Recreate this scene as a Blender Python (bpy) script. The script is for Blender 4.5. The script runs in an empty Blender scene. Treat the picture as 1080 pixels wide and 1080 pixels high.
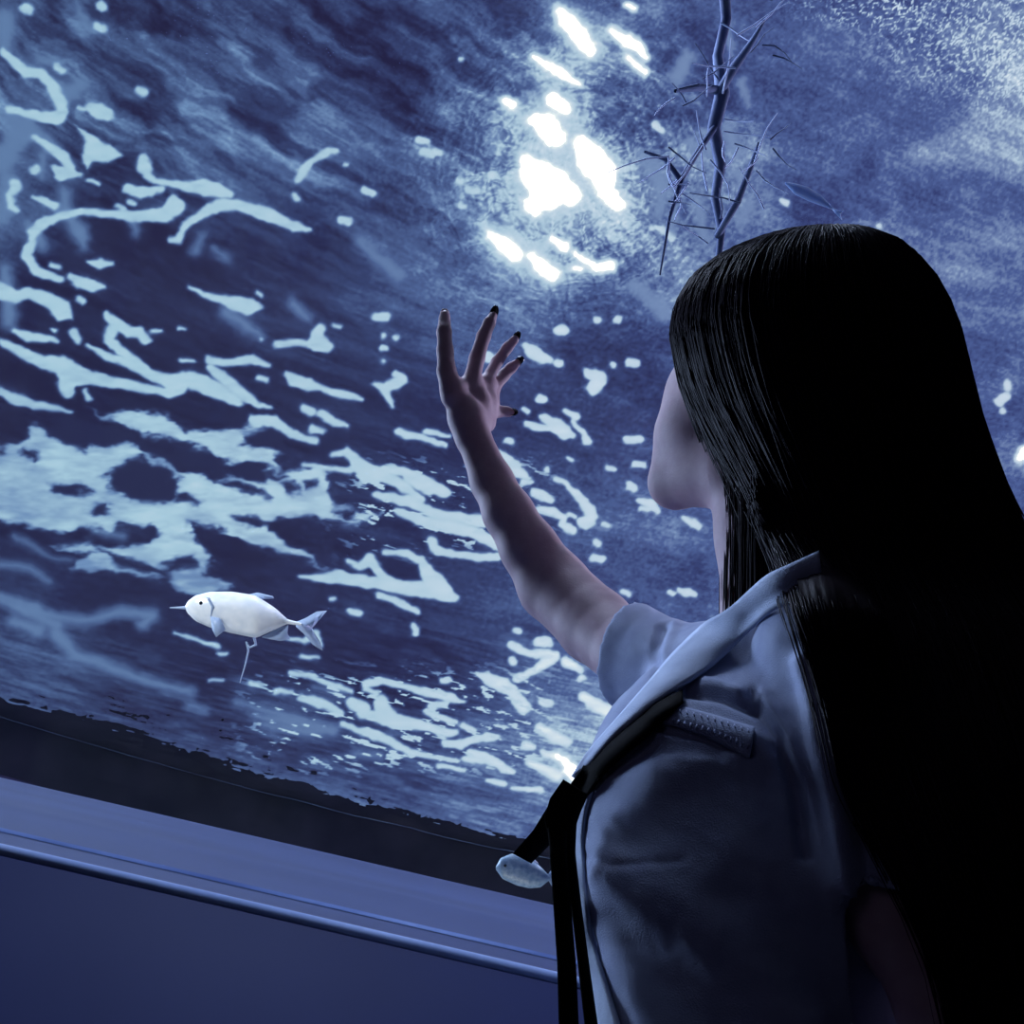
import bpy, bmesh, math
import numpy as np
from mathutils import Matrix, Vector, Quaternion

# ------------------------------------------------------------------ camera, world, lights, exposure
scene = bpy.context.scene
col = scene.collection
PITCH, ROLL = math.radians(28.0), math.radians(13.0)
FOC = 1080.0                                   # focal length in pixels of the 1080 frame
EYE = np.array((0.0, 0.0, 1.05))
fwd = np.array((0, math.cos(PITCH), math.sin(PITCH)))
up0 = np.array((0, -math.sin(PITCH), math.cos(PITCH)))
xax = np.array((1.0, 0, 0))
rgt = xax * math.cos(ROLL) + up0 * math.sin(ROLL)
upv = up0 * math.cos(ROLL) - xax * math.sin(ROLL)
CAM = np.stack([rgt, upv, fwd], axis=1)        # columns: viewer right, viewer up, away
camd = bpy.data.cameras.new('camera')
camd.sensor_width = 36; camd.lens = 36 * FOC / 1080; camd.clip_start = 0.02; camd.clip_end = 200
cam = bpy.data.objects.new('camera', camd); col.objects.link(cam)
m = Matrix.Identity(4)
for i in range(3):
    m[i][0] = rgt[i]; m[i][1] = upv[i]; m[i][2] = -fwd[i]; m[i][3] = EYE[i]
cam.matrix_world = m
scene.camera = cam
scene.view_settings.view_transform = 'Standard'
scene.view_settings.look = 'None'
scene.view_settings.gamma = 1
scene.view_settings.exposure = 0.0
scene.view_settings.use_curve_mapping = False

def lin(r, g, b, k=1.0):
    f = lambda c: ((c / 255 + 0.055) / 1.055) ** 2.4 if c > 10 else c / 255 / 12.92
    return (f(r) * k, f(g) * k, f(b) * k, 1)

class NT:
    """tiny helper for building node trees"""
    def __init__(s, tree): s.t = tree; tree.nodes.clear()
    def n(s, kind, **kw):
        nd = s.t.nodes.new(kind)
        for k, v in kw.items(): setattr(nd, k, v)
        return nd
    def l(s, a, b): s.t.links.new(a, b)
    def math(s, op, a, b=None, clamp=False):
        nd = s.n('ShaderNodeMath', operation=op); nd.use_clamp = clamp
        for i, v in enumerate((a, b)):
            if v is None: continue
            if isinstance(v, (int, float)): nd.inputs[i].default_value = v
            else: s.l(v, nd.inputs[i])
        return nd.outputs[0]
    def ramp(s, fac, stops, interp='LINEAR'):
        nd = s.n('ShaderNodeValToRGB'); nd.color_ramp.interpolation = interp
        el = nd.color_ramp.elements
        while len(el) < len(stops): el.new(0.5)
        for e, (p, c) in zip(el, stops): e.position = p; e.color = c
        s.l(fac, nd.inputs[0]); return nd.outputs[0]

# made-up glow ramp for the water facets to mirror; no tank floor is modelled
world = bpy.data.worlds.new('water_glow_ramp'); scene.world = world; world.use_nodes = True
w = NT(world.node_tree)
geo = w.n('ShaderNodeTexCoord')
sep = w.n('ShaderNodeSeparateXYZ'); w.l(geo.outputs['Generated'], sep.inputs[0])
dep = w.math('ARCSINE', w.math('MULTIPLY', sep.outputs[2], -1.0))
tt = w.math('DIVIDE', w.math('SUBTRACT', dep, math.radians(8)), math.radians(70), clamp=True)
K = 1 / 4.0
toneL = w.ramp(tt, [(0.0, lin(37, 36, 67, K)), (0.12, lin(44, 48, 83, K)), (0.25, lin(56, 69, 109, K)), (0.40, lin(79, 102, 146, K)),
                    (0.53, lin(112, 146, 188, K)), (0.67, lin(170, 206, 222, K)), (0.80, lin(196, 220, 232, K)),
                    (0.90, lin(240, 250, 248, K)), (1.0, (1, 1, .98, 1))])
toneR = w.ramp(tt, [(0.0, lin(38, 36, 73, K)), (0.12, lin(45, 48, 92, K)), (0.25, lin(57, 67, 118, K)), (0.40, lin(80, 98, 153, K)),
                    (0.53, lin(124, 144, 184, K)), (0.66, lin(184, 204, 222, K)), (0.80, lin(210, 222, 235, K)),
                    (0.90, lin(245, 250, 245, K)), (1.0, (1, 1, .95, 1))])
hy = w.math('SQRT', w.math('ADD', w.math('MULTIPLY', sep.outputs[0], sep.outputs[0]), w.math('MULTIPLY', sep.outputs[1], sep.outputs[1])))
side = w.math('ADD', w.math('MULTIPLY', w.math('DIVIDE', sep.outputs[0], w.math('MAXIMUM', hy, 0.001)), 0.9), 0.5, clamp=True)
mx = w.n('ShaderNodeMix', data_type='RGBA'); w.l(side, mx.inputs[0]); w.l(toneL, mx.inputs[6]); w.l(toneR, mx.inputs[7])
front = w.math('ADD', w.math('MULTIPLY', sep.outputs[1], 4.0), 0.9, clamp=True)
bg = w.n('ShaderNodeBackground'); w.l(mx.outputs[2], bg.inputs[0])
w.l(w.math('MULTIPLY', front, 4.0), bg.inputs[1])
wo = w.n('ShaderNodeOutputWorld'); w.l(bg.outputs[0], wo.inputs[0])

def P(px, py, d):
    """world point seen at frame pixel (px, py) and lying d metres away along the view axis"""
    v = np.array(((px - 540) / FOC * d, (540 - py) / FOC * d, d))
    return CAM @ v + EYE

def area(name, loc, target, size, power, color):
    L = bpy.data.lights.new(name, 'AREA'); L.shape = 'DISK'; L.size = size; L.energy = power; L.color = color
    o = bpy.data.objects.new(name, L); col.objects.link(o); o.location = loc
    o.rotation_euler = (Vector(target) - Vector(loc)).to_track_quat('-Z', 'Y').to_euler()
    return o
BODY = P(800, 700, .78)
area('fill_above', (-.5, 1.45, 3.1), BODY, .5, 25, (.62, .74, 1.0))  # unseen fill light added high up, for the upward-facing cloth and crown
area('fill_side', (-3.75, 4.0, 2.1), P(640, 700, .85), 1.1, 215, (.54, .70, 1.0))  # unseen fill light added for the rims on the left
area('fill_far_side', (2.5, 2.3, 2.5), P(600, 500, .95), .4, 62, (.74, .70, 1.0))  # unseen fill light added for the palm
area('hall_fill', (-1.6, -1.2, 1.5), P(640, 650, .85), 1.2, .7, (.70, .62, 1.0))  # dim fill added from the viewer's side, no fixture there

# ------------------------------------------------------------------ helpers
def link(name, mesh, mat=None, parent=None):
    o = bpy.data.objects.new(name, mesh); col.objects.link(o)
    if mat: mesh.materials.append(mat)
    if parent: o.parent = parent; o.matrix_parent_inverse = parent.matrix_world.inverted()
    return o
def tag(o, label=None, cat=None, group=None, kind=None):
    if label: o['label'] = label
    if cat: o['category'] = cat
    if group: o['group'] = group
    if kind: o['kind'] = kind
    return o
def mesh_from(name, v, f, smooth=True):
    me = bpy.data.meshes.new(name)
    v = np.asarray(v, np.float32); f = np.asarray(f, np.int32)
    me.vertices.add(len(v)); me.vertices.foreach_set('co', v.ravel())
    n = f.shape[1]
    me.loops.add(f.size); me.loops.foreach_set('vertex_index', f.ravel())
    me.polygons.add(len(f)); me.polygons.foreach_set('loop_start', np.arange(0, f.size, n, dtype=np.int32))
    me.update(calc_edges=True); me.validate()
    if smooth: me.polygons.foreach_set('use_smooth', np.ones(len(me.polygons), bool))
    return me
def to_world(v): return v @ CAM.T + EYE
def Q(px, py, d):
    return np.array(((px - 540) / FOC * d, (540 - py) / FOC * d, d))

def mat(name, color, rough=.6, spec=.5, **kw):
    M = bpy.data.materials.new(name); M.use_nodes = True
    b = M.node_tree.nodes['Principled BSDF']
    b.inputs['Base Color'].default_value = color; b.inputs['Roughness'].default_value = rough
    b.inputs['Specular IOR Level'].default_value = spec
    for k, v in kw.items(): b.inputs[k.replace('_', ' ')].default_value = v
    return M
def noisy(M, scale, c1, c2, bump=.0, detail=6, stretch=None, bump_scale=None):
    """procedural colour mottling and bump on a Principled material"""
    t = M.node_tree; b = t.nodes['Principled BSDF']
    tc = t.nodes.new('ShaderNodeTexCoord'); mp = t.nodes.new('ShaderNodeMapping')
    if stretch: mp.inputs['Scale'].default_value = stretch
    nz = t.nodes.new('ShaderNodeTexNoise'); nz.inputs['Scale'].default_value = scale; nz.inputs['Detail'].default_value = detail
    t.links.new(tc.outputs['Object'], mp.inputs[0]); t.links.new(mp.outputs[0], nz.inputs['Vector'])
    r = t.nodes.new('ShaderNodeValToRGB'); r.color_ramp.elements[0].position = .3; r.color_ramp.elements[1].position = .7
    r.color_ramp.elements[0].color = c1; r.color_ramp.elements[1].color = c2
    t.links.new(nz.outputs[0], r.inputs[0]); t.links.new(r.outputs[0], b.inputs['Base Color'])
    if bump:
        bp = t.nodes.new('ShaderNodeBump'); bp.inputs['Strength'].default_value = bump; bp.inputs['Distance'].default_value = .002
        if bump_scale:
            n2 = t.nodes.new('ShaderNodeTexNoise'); n2.inputs['Scale'].default_value = bump_scale; n2.inputs['Detail'].default_value = 3
            t.links.new(mp.outputs[0], n2.inputs['Vector']); t.links.new(n2.outputs[0], bp.inputs['Height'])
        else: t.links.new(nz.outputs[0], bp.inputs['Height'])
        t.links.new(bp.outputs[0], b.inputs['Normal'])
    return M

RNG = np.random.default_rng(7)
LAT = RNG.random((8, 256, 256)).astype(np.float32)
def vnoise(x, y, s=0):
    xi = np.floor(x).astype(int); yi = np.floor(y).astype(int)
    fx = x - xi; fy = y - yi; fx = fx * fx * (3 - 2 * fx); fy = fy * fy * (3 - 2 * fy)
    L = LAT[s % 8]; x0 = xi & 255; x1 = (xi + 1) & 255; y0 = yi & 255; y1 = (yi + 1) & 255
    return (L[x0, y0] * (1 - fx) + L[x1, y0] * fx) * (1 - fy) + (L[x0, y1] * (1 - fx) + L[x1, y1] * fx) * fy
def fbm(x, y, s=0, o=4):
    r = 0; a = .5; t = 0
    for i in range(o):
        r = r + a * vnoise(x * 2 ** i + 17.3 * i, y * 2 ** i + 9.1 * i, s + i); t += a; a *= .55
    return r / t

# ------------------------------------------------------------------ WATER SURFACE seen from below
WZ = 3.3
exec_strokes = """
26 9 5 32 12 4|105 6 4 110 8 4|101 27 4 109 30 5|60 71 3 66 75 3|145 94 3 153 98 4|83 114 2 88 116 2|95 113 5 105 118 8 113 121 6
2 54 3 16 66 5 26 75 5 42 77 5 54 88 5 62 105 6 67 118 4|8 115 3 25 119 4 42 123 4 58 124 7 65 122 6
36 145 2 50 154 4 64 162 5 72 172 5 76 182 5 64 183 7 58 178 4|64 183 6 85 184 2|37 179 5|16 196 6 10 205 2.5 12 218 2.5 18 222 2
36 208 1.5 50 213 4 58 217 3|93 190 1.5 105 195 2|151 170 7 152 176 7|155 185 4 163 191 3 178 193 3 200 197 5 215 197 8 228 200 7 243 205 3
134 199 5 148 203 6 158 203 4 170 199 2.5|85 224 3 120 226 4 140 228 5 155 227 6 175 226 8 186 218 9 184 214 8|45 236 5 62 228 4 85 224 3
45 236 5 35 245 5 33 255 4 28 270 6 38 285 5 55 292 4 64 295 3|55 279 3 62 281 3|123 217 2 130 220 3|137 213 2 141 214 2
179 252 2.5 188 253 4 192 243 4 198 236 3.5 210 229 4 222 220 5 235 216 6 250 216 5 262 219 5 280 226 7 295 232 6 310 239 5 327 243 2
92 276 1.5 105 278 5 118 278 1.5|73 291 3 85 298 6 97 302 6 109 303 1.5|82 315 3 87 318 3|112 332 4 122 341 6 135 350 5 148 350 6 154 358 5
117 348 5 115 360 5 128 370 5 140 378 4 155 390 4|78 350 4 82 358 4|56 348 2 59 349 2|161 350 2 170 349 1.5|190 346 2 196 347 1
15 348 2 28 355 5 40 356 4 60 359 2|0 360 3 20 370 5 45 382 7 65 385 10 75 395 13 95 398 7 120 403 6 145 408 5 165 412 4 178 416 3|70 405 10 72 413 7
92 364 1.5 110 375 3.5 130 381 4 145 388 5 160 396 6 180 403 8 200 400 9 215 405 9 235 415 8 252 424 5|178 414 6 190 408 7
0 412 4 15 420 6 35 427 5 55 430 3 75 434 1.5|90 412 2 94 420 3|191 380 2.5 205 380 1.5
200 303 1.5 215 311 2.5 232 315 3.5 248 320 7 262 323 9 272 323 4|272 309 2 276 311 2|275 358 1.5
294 363 4 308 361 4 322 362 3 335 361 9 346 365 6|338 347 5 333 353 6|351 344 2 359 345 1.5
220 379 4 235 382 4 250 381 4 266 379 5 278 383 3 286 385 1.5|222 388 4 235 398 6 248 408 6 262 420 5 275 428 3 285 430 1.5|272 398 3 281 401 2.5
302 395 3 312 401 7 325 405 7 340 409 3 355 415 4 370 418 4 381 421 1.5|321 430 4 328 434 5|338 436 4 345 440 5 352 444 4 368 449 1.5
398 334 4 408 334 4.5|405 354 2.5|418 355 2.5|403 367 3 408 367 2.5|404 381 1.5|396 405 2 405 409 5 415 405 6 425 400 5 418 395 3.5|408 415 5 413 429 1.5
420 455 3 430 459 4 440 460 3 455 465 3 470 470 2|450 455 3 465 458 2.5 474 460 1.5|265 442 4 290 445 6 300 452 5 315 460 4 333 465 3.5|330 452 5 341 455 2.5
350 480 2 365 476 4 378 490 8 390 500 10 405 502 6 420 510 5 435 520 4 445 525 3|405 494 4 425 498 5 445 505 5 465 515 4 472 520 4|320 490 2 345 493 2 370 497 3
395 522 3 415 525 5 435 530 6 455 540 5 475 545 5 510 550 6|420 540 4 440 548 5 470 555 6 500 562 6 520 572 6 540 580 6|525 588 4 500 588 4 480 585 3 460 580 5 455 570 5|430 505 5 450 515 5 468 520 5
317 609 2 340 610 4 355 608 7 375 612 6 400 615 6 425 620 7 450 622 8 465 625 8 480 630 4|366 592 2 380 598 4 390 590 6 398 600 5 405 610 5 415 618 5
405 582 2 430 585 4 445 592 4 452 605 8 460 615 10 470 625 8|398 628 3 415 632 3 430 640 3 440 646 3|369 645 3 378 646 3|437 662 4 437 668 3|348 632 1.5 352 632 1.5
308 710 3 325 711 3 335 716 2 350 722 3 370 730 2|290 729 3 306 730 2|318 735 3 335 741 5 352 748 4 360 752 3
387 722 5 400 718 4 412 721 3 430 725 3 450 730 4 465 733 4 478 737 4 489 740 1.5|470 742 3 455 744 3|386 728 2 397 731 2.5
372 742 6 385 748 6 380 752 5 395 755 5 405 760 4|402 740 7 405 752 8 415 760 7 430 763 6 445 765 5 455 768 4 470 773 4 480 772 2.5
363 764 3 378 770 3 392 774 5 405 778 4 420 787 4 435 794 3 455 798 2 482 802 1.5|450 750 2 465 757 3 480 762 2|488 766 3 500 771 2
470 784 4 485 785 4 500 780 3 515 777 2|495 794 3 510 797 3 523 803 3 530 810 4 541 815 2|515 777 4 524 777 2.5|490 800 2 520 804 3|463 808 2 490 812 1
505 711 2 515 716 6 530 723 8 540 730 6 548 740 7 552 745 7|545 715 4 555 712 3 567 706 3 575 698 5 585 692 5 575 690 4 560 690 3 548 685 4 540 680 4
545 665 3|568 677 5 577 677 5|540 697 4|598 699 5 612 706 3|615 735 4 630 745 6 642 750 6|613 715 3|569 768 4 580 775 5 598 783 4|572 741 3 581 742 2
573 793 3 587 799 3|553 785 3 562 788 2|558 804 3 575 812 4 588 818 5|515 823 1.5 530 826 2|540 832 1 570 833 2|467 717 3 473 717 3
590 348 5 595 348 5|650 336 3 653 337 3|630 337 3 632 337 3|664 382 4 671 384 4|646 385 3|620 393 5 632 399 8 626 409 8|515 376 6 520 378 4
555 365 4 563 372 7 572 378 6 580 380 3|588 382 3 592 383 3|568 420 4 573 421 4|553 432 2 557 434 2|555 447 3 566 450 4 577 452 2.5
571 439 2 585 448 8 595 455 8 604 460 3|597 434 2 608 440 4|605 445 1.5 615 455 2.5 620 466 4|535 464 2.5 540 466 2.5|577 496 3|599 484 1.5 604 486 1.5
527 478 3 538 488 6 548 498 6 559 504 1|551 508 2.5 560 509 2|563 520 4 572 522 5 581 528 3|568 537 3 585 541 4 594 545 3 592 552 3.5 603 560 3.5|600 543 2 607 546 1.5
586 505 2 597 509 2 605 518 2.5 614 528 4 622 538 6 625 544 4|616 552 6 620 550 6|661 463 3.5 674 463 3.5|669 490 3 679 490 3|664 512 4 669 514 4|641 493 2 647 495 2
675 529 2.5 685 531 4 693 539 2.5|676 537 1.5 684 537 1.5|722 547 2 731 551 4 738 556 2.5|628 572 3 632 574 3|626 588 3.5 634 590 4|636 553 1.5 642 554 1.5
716 622 2.5 725 625 3.5 733 628 2.5|705 624 2 710 626 1.5|657 624 2 664 627 2|442 147 3 450 149 3.5|447 160 3.5 455 163 3.5|459 160 3 463 161 2.5
384 200 4.5 393 204 4.5|361 232 4.5 368 233 4|311 206 3 314 210 3|363 174 1.5 366 174 1.5|315 190 3.5 320 180 4.5 330 170 3.5 345 160 4 355 159 2|485 62 2
484 190 2 488 191 2|494 200 2.5 502 202 3|486 216 2 489 217 2|520 185 4|692 240 2 698 243 3|687 240 1.5|703 247 3 709 251 3|690 132 3 699 137 3|1054 424 4 1061 418 4|1062 404 3 1063 408 3|1057 433 3|825 212 3 829 214 3|928 239 2
230 690 1.5 240 690 1.5|265 722 2 273 723 1.5|221 718 1 235 718 1|183 667 1 215 677 2 230 682 3|303 672 2 320 677 2 333 670 5 338 680 3|318 692 2 334 694 1.5
""".strip()
exec_mid = """
(0,50)|5 20 12 5 45 10|80 5 4 88 20 6 95 33 3|0 170 14 10 160 14 18 145 12|8 190 10 4 230 6|68 205 8 68 222 8|70 225 6 85 245 8|40 62 5 58 66 5|85 90 8 70 100 10|30 130 6 50 150 5|45 165 6 45 185 4
8 120 6 28 135 8|30 235 6 45 260 6|5 285 8 10 330 10 8 340 8|140 232 5 143 245 5|85 245 7 88 260 5|240 330 7 262 345 7 275 352 4|205 265 5 213 250 4|310 320 6 325 335 5|225 262 3 238 272 4|380 255 6 420 290 8
100 560 3 130 566 4|20 640 5 60 650 5 90 655 6 130 645 7 160 650 8 150 658 7|0 632 4 30 645 5 60 660 6|60 670 8 80 690 7 120 705 6 160 720 5 200 730 6|15 655 6 40 665 8
15 565 3 40 580 3 55 588 2 75 590 1.5|0 595 4 30 598 4 50 612 3|0 628 2 40 640 3|200 745 4 215 750 4|270 755 3 310 762 3|330 725 2 360 733 3|250 740 4 290 752 4 330 765 5 350 770 3|280 765 4 330 772 6 355 770 4|375 795 3 400 798 4
"""
def parse(s):
    out = []
    for ln in s.strip().splitlines():
        for seg in ln.split('|'):
            if '(' in seg: continue
            v = [float(a) for a in seg.split()]
            out.append([tuple(v[i:i + 3]) for i in range(0, len(v), 3)])
    return out
# blown-out highlights, drawn by hand into the facet tone
HOT = parse("""
591 12 5 598 22 9 610 36 9 624 53 6|645 33 4 660 43 7 675 50 6 680 60 4|662 60 3 670 68 4 681 76 4|562 60 2.5 575 67 5 590 76 5.5 611 90 2.5|533 107 5 541 111 5|583 106 8 596 114 7
565 126 7 577 134 13 585 144 11|556 170 7 566 185 17 585 195 17 600 205 12|575 208 16 560 216 8 565 222 6|613 152 9 625 170 17 635 180 14 640 202 9 652 216 7|517 248 4 530 257 8 543 268 8|562 271 5 570 280 8 582 289 8
583 252 4 595 260 6|606 267 3 618 276 4 630 282 5 643 280 6|607 283 3 612 284 3|662 5 3 668 9 3|588 797 2 597 804 5 601 810 7 607 820 5 612 826 2|1078 482 6 1080 476 5
""")
POLY = [[(78,131),(95,141),(115,152),(130,165),(113,172),(99,170),(93,180),(88,173),(86,163),(91,150)],
 [(-40,292),(0,298),(18,305),(32,302),(55,309),(74,318),(76,338),(60,338),(48,325),(30,316),(18,320),(8,318),(-40,306)],
 [(98,434),(130,433),(165,435),(185,445),(197,456),(215,452),(260,449),(270,442),(276,450),(265,462),(260,470),(285,471),(294,477),(285,487),(300,500),(340,492),(352,503),(352,528),(372,536),(398,543),(385,551),(360,550),(340,541),(320,541),(280,548),(286,562),(305,572),(325,582),(338,598),(320,592),(290,583),(258,571),(232,557),(205,553),(198,566),(214,575),(225,590),(224,598),(214,606),(232,614),(246,620),(215,628),(190,622),(176,612),(150,610),(110,605),(78,600),(84,592),(100,585),(60,580),(80,572),(120,573),(160,574),(166,562),(158,552),(130,552),(110,563),(80,560),(40,556),(0,551),(-60,548),(-60,478),(0,474),(30,462),(26,447),(42,446),(55,457),(75,470),(95,476),(98,465),(130,469),(150,470),(160,480),(185,498),(205,498),(222,508),(240,500),(262,505),(285,510),(275,495),(262,486),(240,486),(215,478),(195,470),(165,460),(140,450),(115,440)]]
HOLE = [[(110,502),(128,488),(155,484),(175,497),(188,506),(184,525),(165,530),(142,528),(118,514)],
 [(52,515),(65,509),(85,516),(102,521),(80,523),(60,520)],[(92,541),(104,534),(118,533),(120,541),(108,545),(95,544)],
 [(228,508),(250,508),(275,518),(283,522),(262,522),(240,517)],[(160,600),(175,594),(185,590),(208,590),(211,600),(196,602)],
 [(100,577),(125,590),(150,592),(172,604),(178,613),(160,604),(125,598)],[(325,512),(338,509),(336,516),(326,518)],
 [(185,522),(200,520),(214,530),(210,534),(190,528)],[(262,456),(285,448),(292,458),(285,468),(262,468)],[(355,536),(368,535),(374,545),(362,546)],
 [(30,475),(42,478),(38,490),(28,484)],[(60,442),(100,446),(128,452),(160,470),(182,488),(150,470),(95,468),(96,475),(75,468),(56,452)],
 [(200,470),(240,487),(265,486),(285,502),(280,510),(250,500),(225,502),(205,492),(180,485),(190,474)],
 [(280,500),(290,498),(305,506),(296,507)],[(300,512),(312,512),(316,520),(305,518)],[(250,548),(262,540),(282,548),(270,556)]]
CTRL = np.array([(0,0,.45),(100,60,.33),(200,60,.35),(205,12,.12),(240,130,.42),(330,60,.2),(450,30,.24),(520,30,.3),(45,45,.15),(60,100,.38),(100,75,.35),(20,170,.45),
 (90,205,.08),(165,150,.13),(250,175,.36),(300,140,.38),(400,60,.15),(400,110,.25),(430,220,.3),(210,270,.05),(300,285,.12),(400,290,.3),(100,330,.05),(300,340,.12),(400,400,.15),
 (470,300,.42),(480,190,.4),(530,150,.5),(620,110,.55),(625,190,.66),(590,235,.62),(560,190,.6),(660,100,.34),(700,190,.5),(745,100,.36),(720,60,.38),(720,170,.45),(760,200,.4),(820,100,.30),(860,160,.31),(950,60,.42),(1040,50,.6),
 (1040,150,.48),(960,200,.34),(1060,300,.42),(1050,450,.42),(1070,600,.32),(600,230,.52),(690,280,.48),(640,330,.25),(545,310,.48),(600,400,.2),(670,420,.16),(620,480,.22),(700,600,.36),
 (560,480,.2),(650,560,.32),(450,430,.15),(430,480,.1),(300,430,.08),(200,430,.05),(100,430,.05),(60,580,.05),(250,580,.05),(400,560,.1),(350,660,.08),(480,650,.18),(560,640,.3),
 (600,720,.46),(605,790,.62),(540,760,.33),(540,850,.4),(450,720,.12),(400,700,.08),(150,685,.05),(100,620,.05),(30,680,.28),(40,710,.3),(150,725,.27),(300,770,.25),(400,830,.32),(500,880,.33),
 (60,760,.22),(230,690,.05),(150,610,.05),(480,330,.35),(330,500,.1),(960,120,.4),(900,30,.4)], float)

def seg_dist(X, Y, st):
    best = np.full(X.shape, 1e9, np.float32)
    if len(st) == 1: st = st * 2
    for (ax, ay, ar), (bx, by, br) in zip(st[:-1], st[1:]):
        dx, dy = bx - ax, by - ay; L = dx * dx + dy * dy + 1e-9
        u = np.clip(((X - ax) * dx + (Y - ay) * dy) / L, 0, 1)
        best = np.minimum(best, np.hypot(X - ax - u * dx, Y - ay - u * dy) - (ar + u * (br - ar)))
    return best - .9
def poly_dist(X, Y, pts):
    ins = np.zeros(X.shape, bool); best = np.full(X.shape, 1e9, np.float32)
    for (ax, ay), (bx, by) in zip(pts, pts[1:] + pts[:1]):
        dx, dy = bx - ax, by - ay
        u = np.clip(((X - ax) * dx + (Y - ay) * dy) / (dx * dx + dy * dy + 1e-9), 0, 1)
        best = np.minimum(best, np.hypot(X - ax - u * dx, Y - ay - u * dy))
        c = (ay > Y) != (by > Y)
        ins ^= c & (X < ax + (Y - ay) / (dy if abs(dy) > 1e-9 else 1e-9) * dx)
    return np.where(ins, -best, best)

def painted_tone(px, py):  # bright patches and dark gaps of the water, laid out by hand
    """painted brightness of each water facet: 0 is the dark end, 1 the bright end of the glow ramp"""
    wt = 0; tt_ = 0
    for cx, cy, t in CTRL:
        g = np.exp(-((px - cx) ** 2 + (py - cy) ** 2) / (2 * 42 ** 2)) + 1e-9 / (1 + ((px - cx) ** 2 + (py - cy) ** 2) / 1e4)
        wt = wt + g; tt_ = tt_ + g * t
    T = tt_ / wt
    # stretched streaks painted into the tone, flatter lower down
    ang = np.radians(np.interp(py, [0, 300, 600, 800], [40, 30, 17, 14]))
    u = (px * np.cos(ang) + py * np.sin(ang)); v = (-px * np.sin(ang) + py * np.cos(ang))
    wl = 1 / (1 + np.exp((px - 540) / 50)); low = 1 / (1 + np.exp(-(py - 690) / 25))
    st = fbm(u / 75 + fbm(px / 60, py / 60, 3) * 1.6, v / 19 + fbm(px / 40, py / 40, 7) * 1.2, 1, 4) - .5
    st2 = fbm(u / 26, v / 3.6, 2, 3) - .5
    T = T + st * (.16 + .5 * wl * (1 - low) * np.clip(1 - (py - 140) / 160, 0, 1) + .12 * wl)
    T = T + st2 * (.10 + .26 * low) 
    cl = fbm(px / 70 + 3 * fbm(px / 90, py / 90, 5), py / 55, 4, 5) - .5
    T = T + cl * (1 - wl) * .42
    T = T + (fbm(px / 2.6, py / 2.6, 6, 2) - .5) * (.10 + .10 * (1 - wl))
    # glints of fine scratches painted into the tone around the highlights
    r = np.hypot(px - 605, py - 185); th = np.arctan2(py - 185, px - 605)
    q = vnoise(th * 28 + fbm(px / 25, py / 25, 2) * 14, r / 22 + fbm(px / 18, py / 18, 6) * 5, 3)
    q2 = vnoise(th * 9 + fbm(px / 20, py / 20, 1) * 9, r / 2.6 + fbm(px / 30, py / 30, 4) * 8, 5)
    glow = np.exp(-(r / 165) ** 2)
    T = T + ((q - .5) * .30 + (q2 - .5) * .30) * glow
    # crinkled bright top right corner
    cr = np.clip(1 - np.hypot((px - 1060) / 190, (py - 10) / 130), 0, 1)
    z = fbm(px / 5.5, py / 5.5, 0, 3); z = 1 - np.abs(z - .5) * 14
    T = T + np.clip(z, 0, 1) * .32 * np.clip(cr * 2.2, 0, 1) - .06 * np.clip(cr * 2, 0, 1)
    cr = np.clip(1 - np.hypot((px - 900) / 90, (py - 0) / 35), 0, 1)
    T = T + np.clip(z, 0, 1) * .3 * np.clip(cr * 2, 0, 1)
    T = np.clip(T, 0, .86)
    wx = px + (fbm(px / 9, py / 9, 1, 2) - .5) * 5; wy = py + (fbm(px / 9, py / 9, 2, 2) - .5) * 3.5
    def stamp(fn, shape, xs, ys, tone, soft, pad):
        nonlocal T
        b = (px > min(xs) - pad) & (px < max(xs) + pad) & (py > min(ys) - pad) & (py < max(ys) + pad)
        if not b.any(): return
        d = fn(wx2[b], wy2[b], shape) if (fn is poly_dist and soft > 1) else fn(wx[b], wy[b], shape)
        k = 1 / (1 + np.exp(np.clip(d / soft, -30, 30)))
        tn = tone(px[b], py[b]) if callable(tone) else tone
        T[b] = T[b] * (1 - k) + tn * k
    wx2 = px + (fbm(px / 22, py / 14, 4, 4) - .5) * 30; wy2 = py + (fbm(px / 22, py / 12, 6, 4) - .5) * 18
    def st_(s, tone, soft, pad=26): stamp(seg_dist, s, [a[0] for a in s], [a[1] for a in s], tone, soft, pad)
    def po_(p, tone, soft): stamp(poly_dist, p, [a[0] for a in p], [a[1] for a in p], tone, soft, 14)
    for s in parse(exec_mid): st_(s, .47, 2.5)
    def patch_tone(x, y):
        base = .675 + .10 * np.clip((x - 330) / 260, 0, 1) + .06 * np.clip((y - 640) / 60, 0, 1) * np.clip((x - 380) / 200, 0, 1)
        base = base - .07 * np.clip((160 - x) / 160, 0, 1) * np.clip((y - 380) / 60, 0, 1)
        return base + (fbm(x / 16, y / 7, 3, 3) - .5) * .10
    def big_tone(x, y):
        return patch_tone(x, y) - .02 + (fbm(x / 30, y / 8, 5, 4) - .5) * .16 - .10 * np.clip((y - 560) / 50, 0, 1)
    po_(POLY[2], big_tone, 1.1)
    for p in HOLE: po_(p, .08, 1.3)
    for p in POLY[:2]: po_(p, patch_tone, .8)
    for s in parse(exec_strokes): st_(s, patch_tone, .8)
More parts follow.
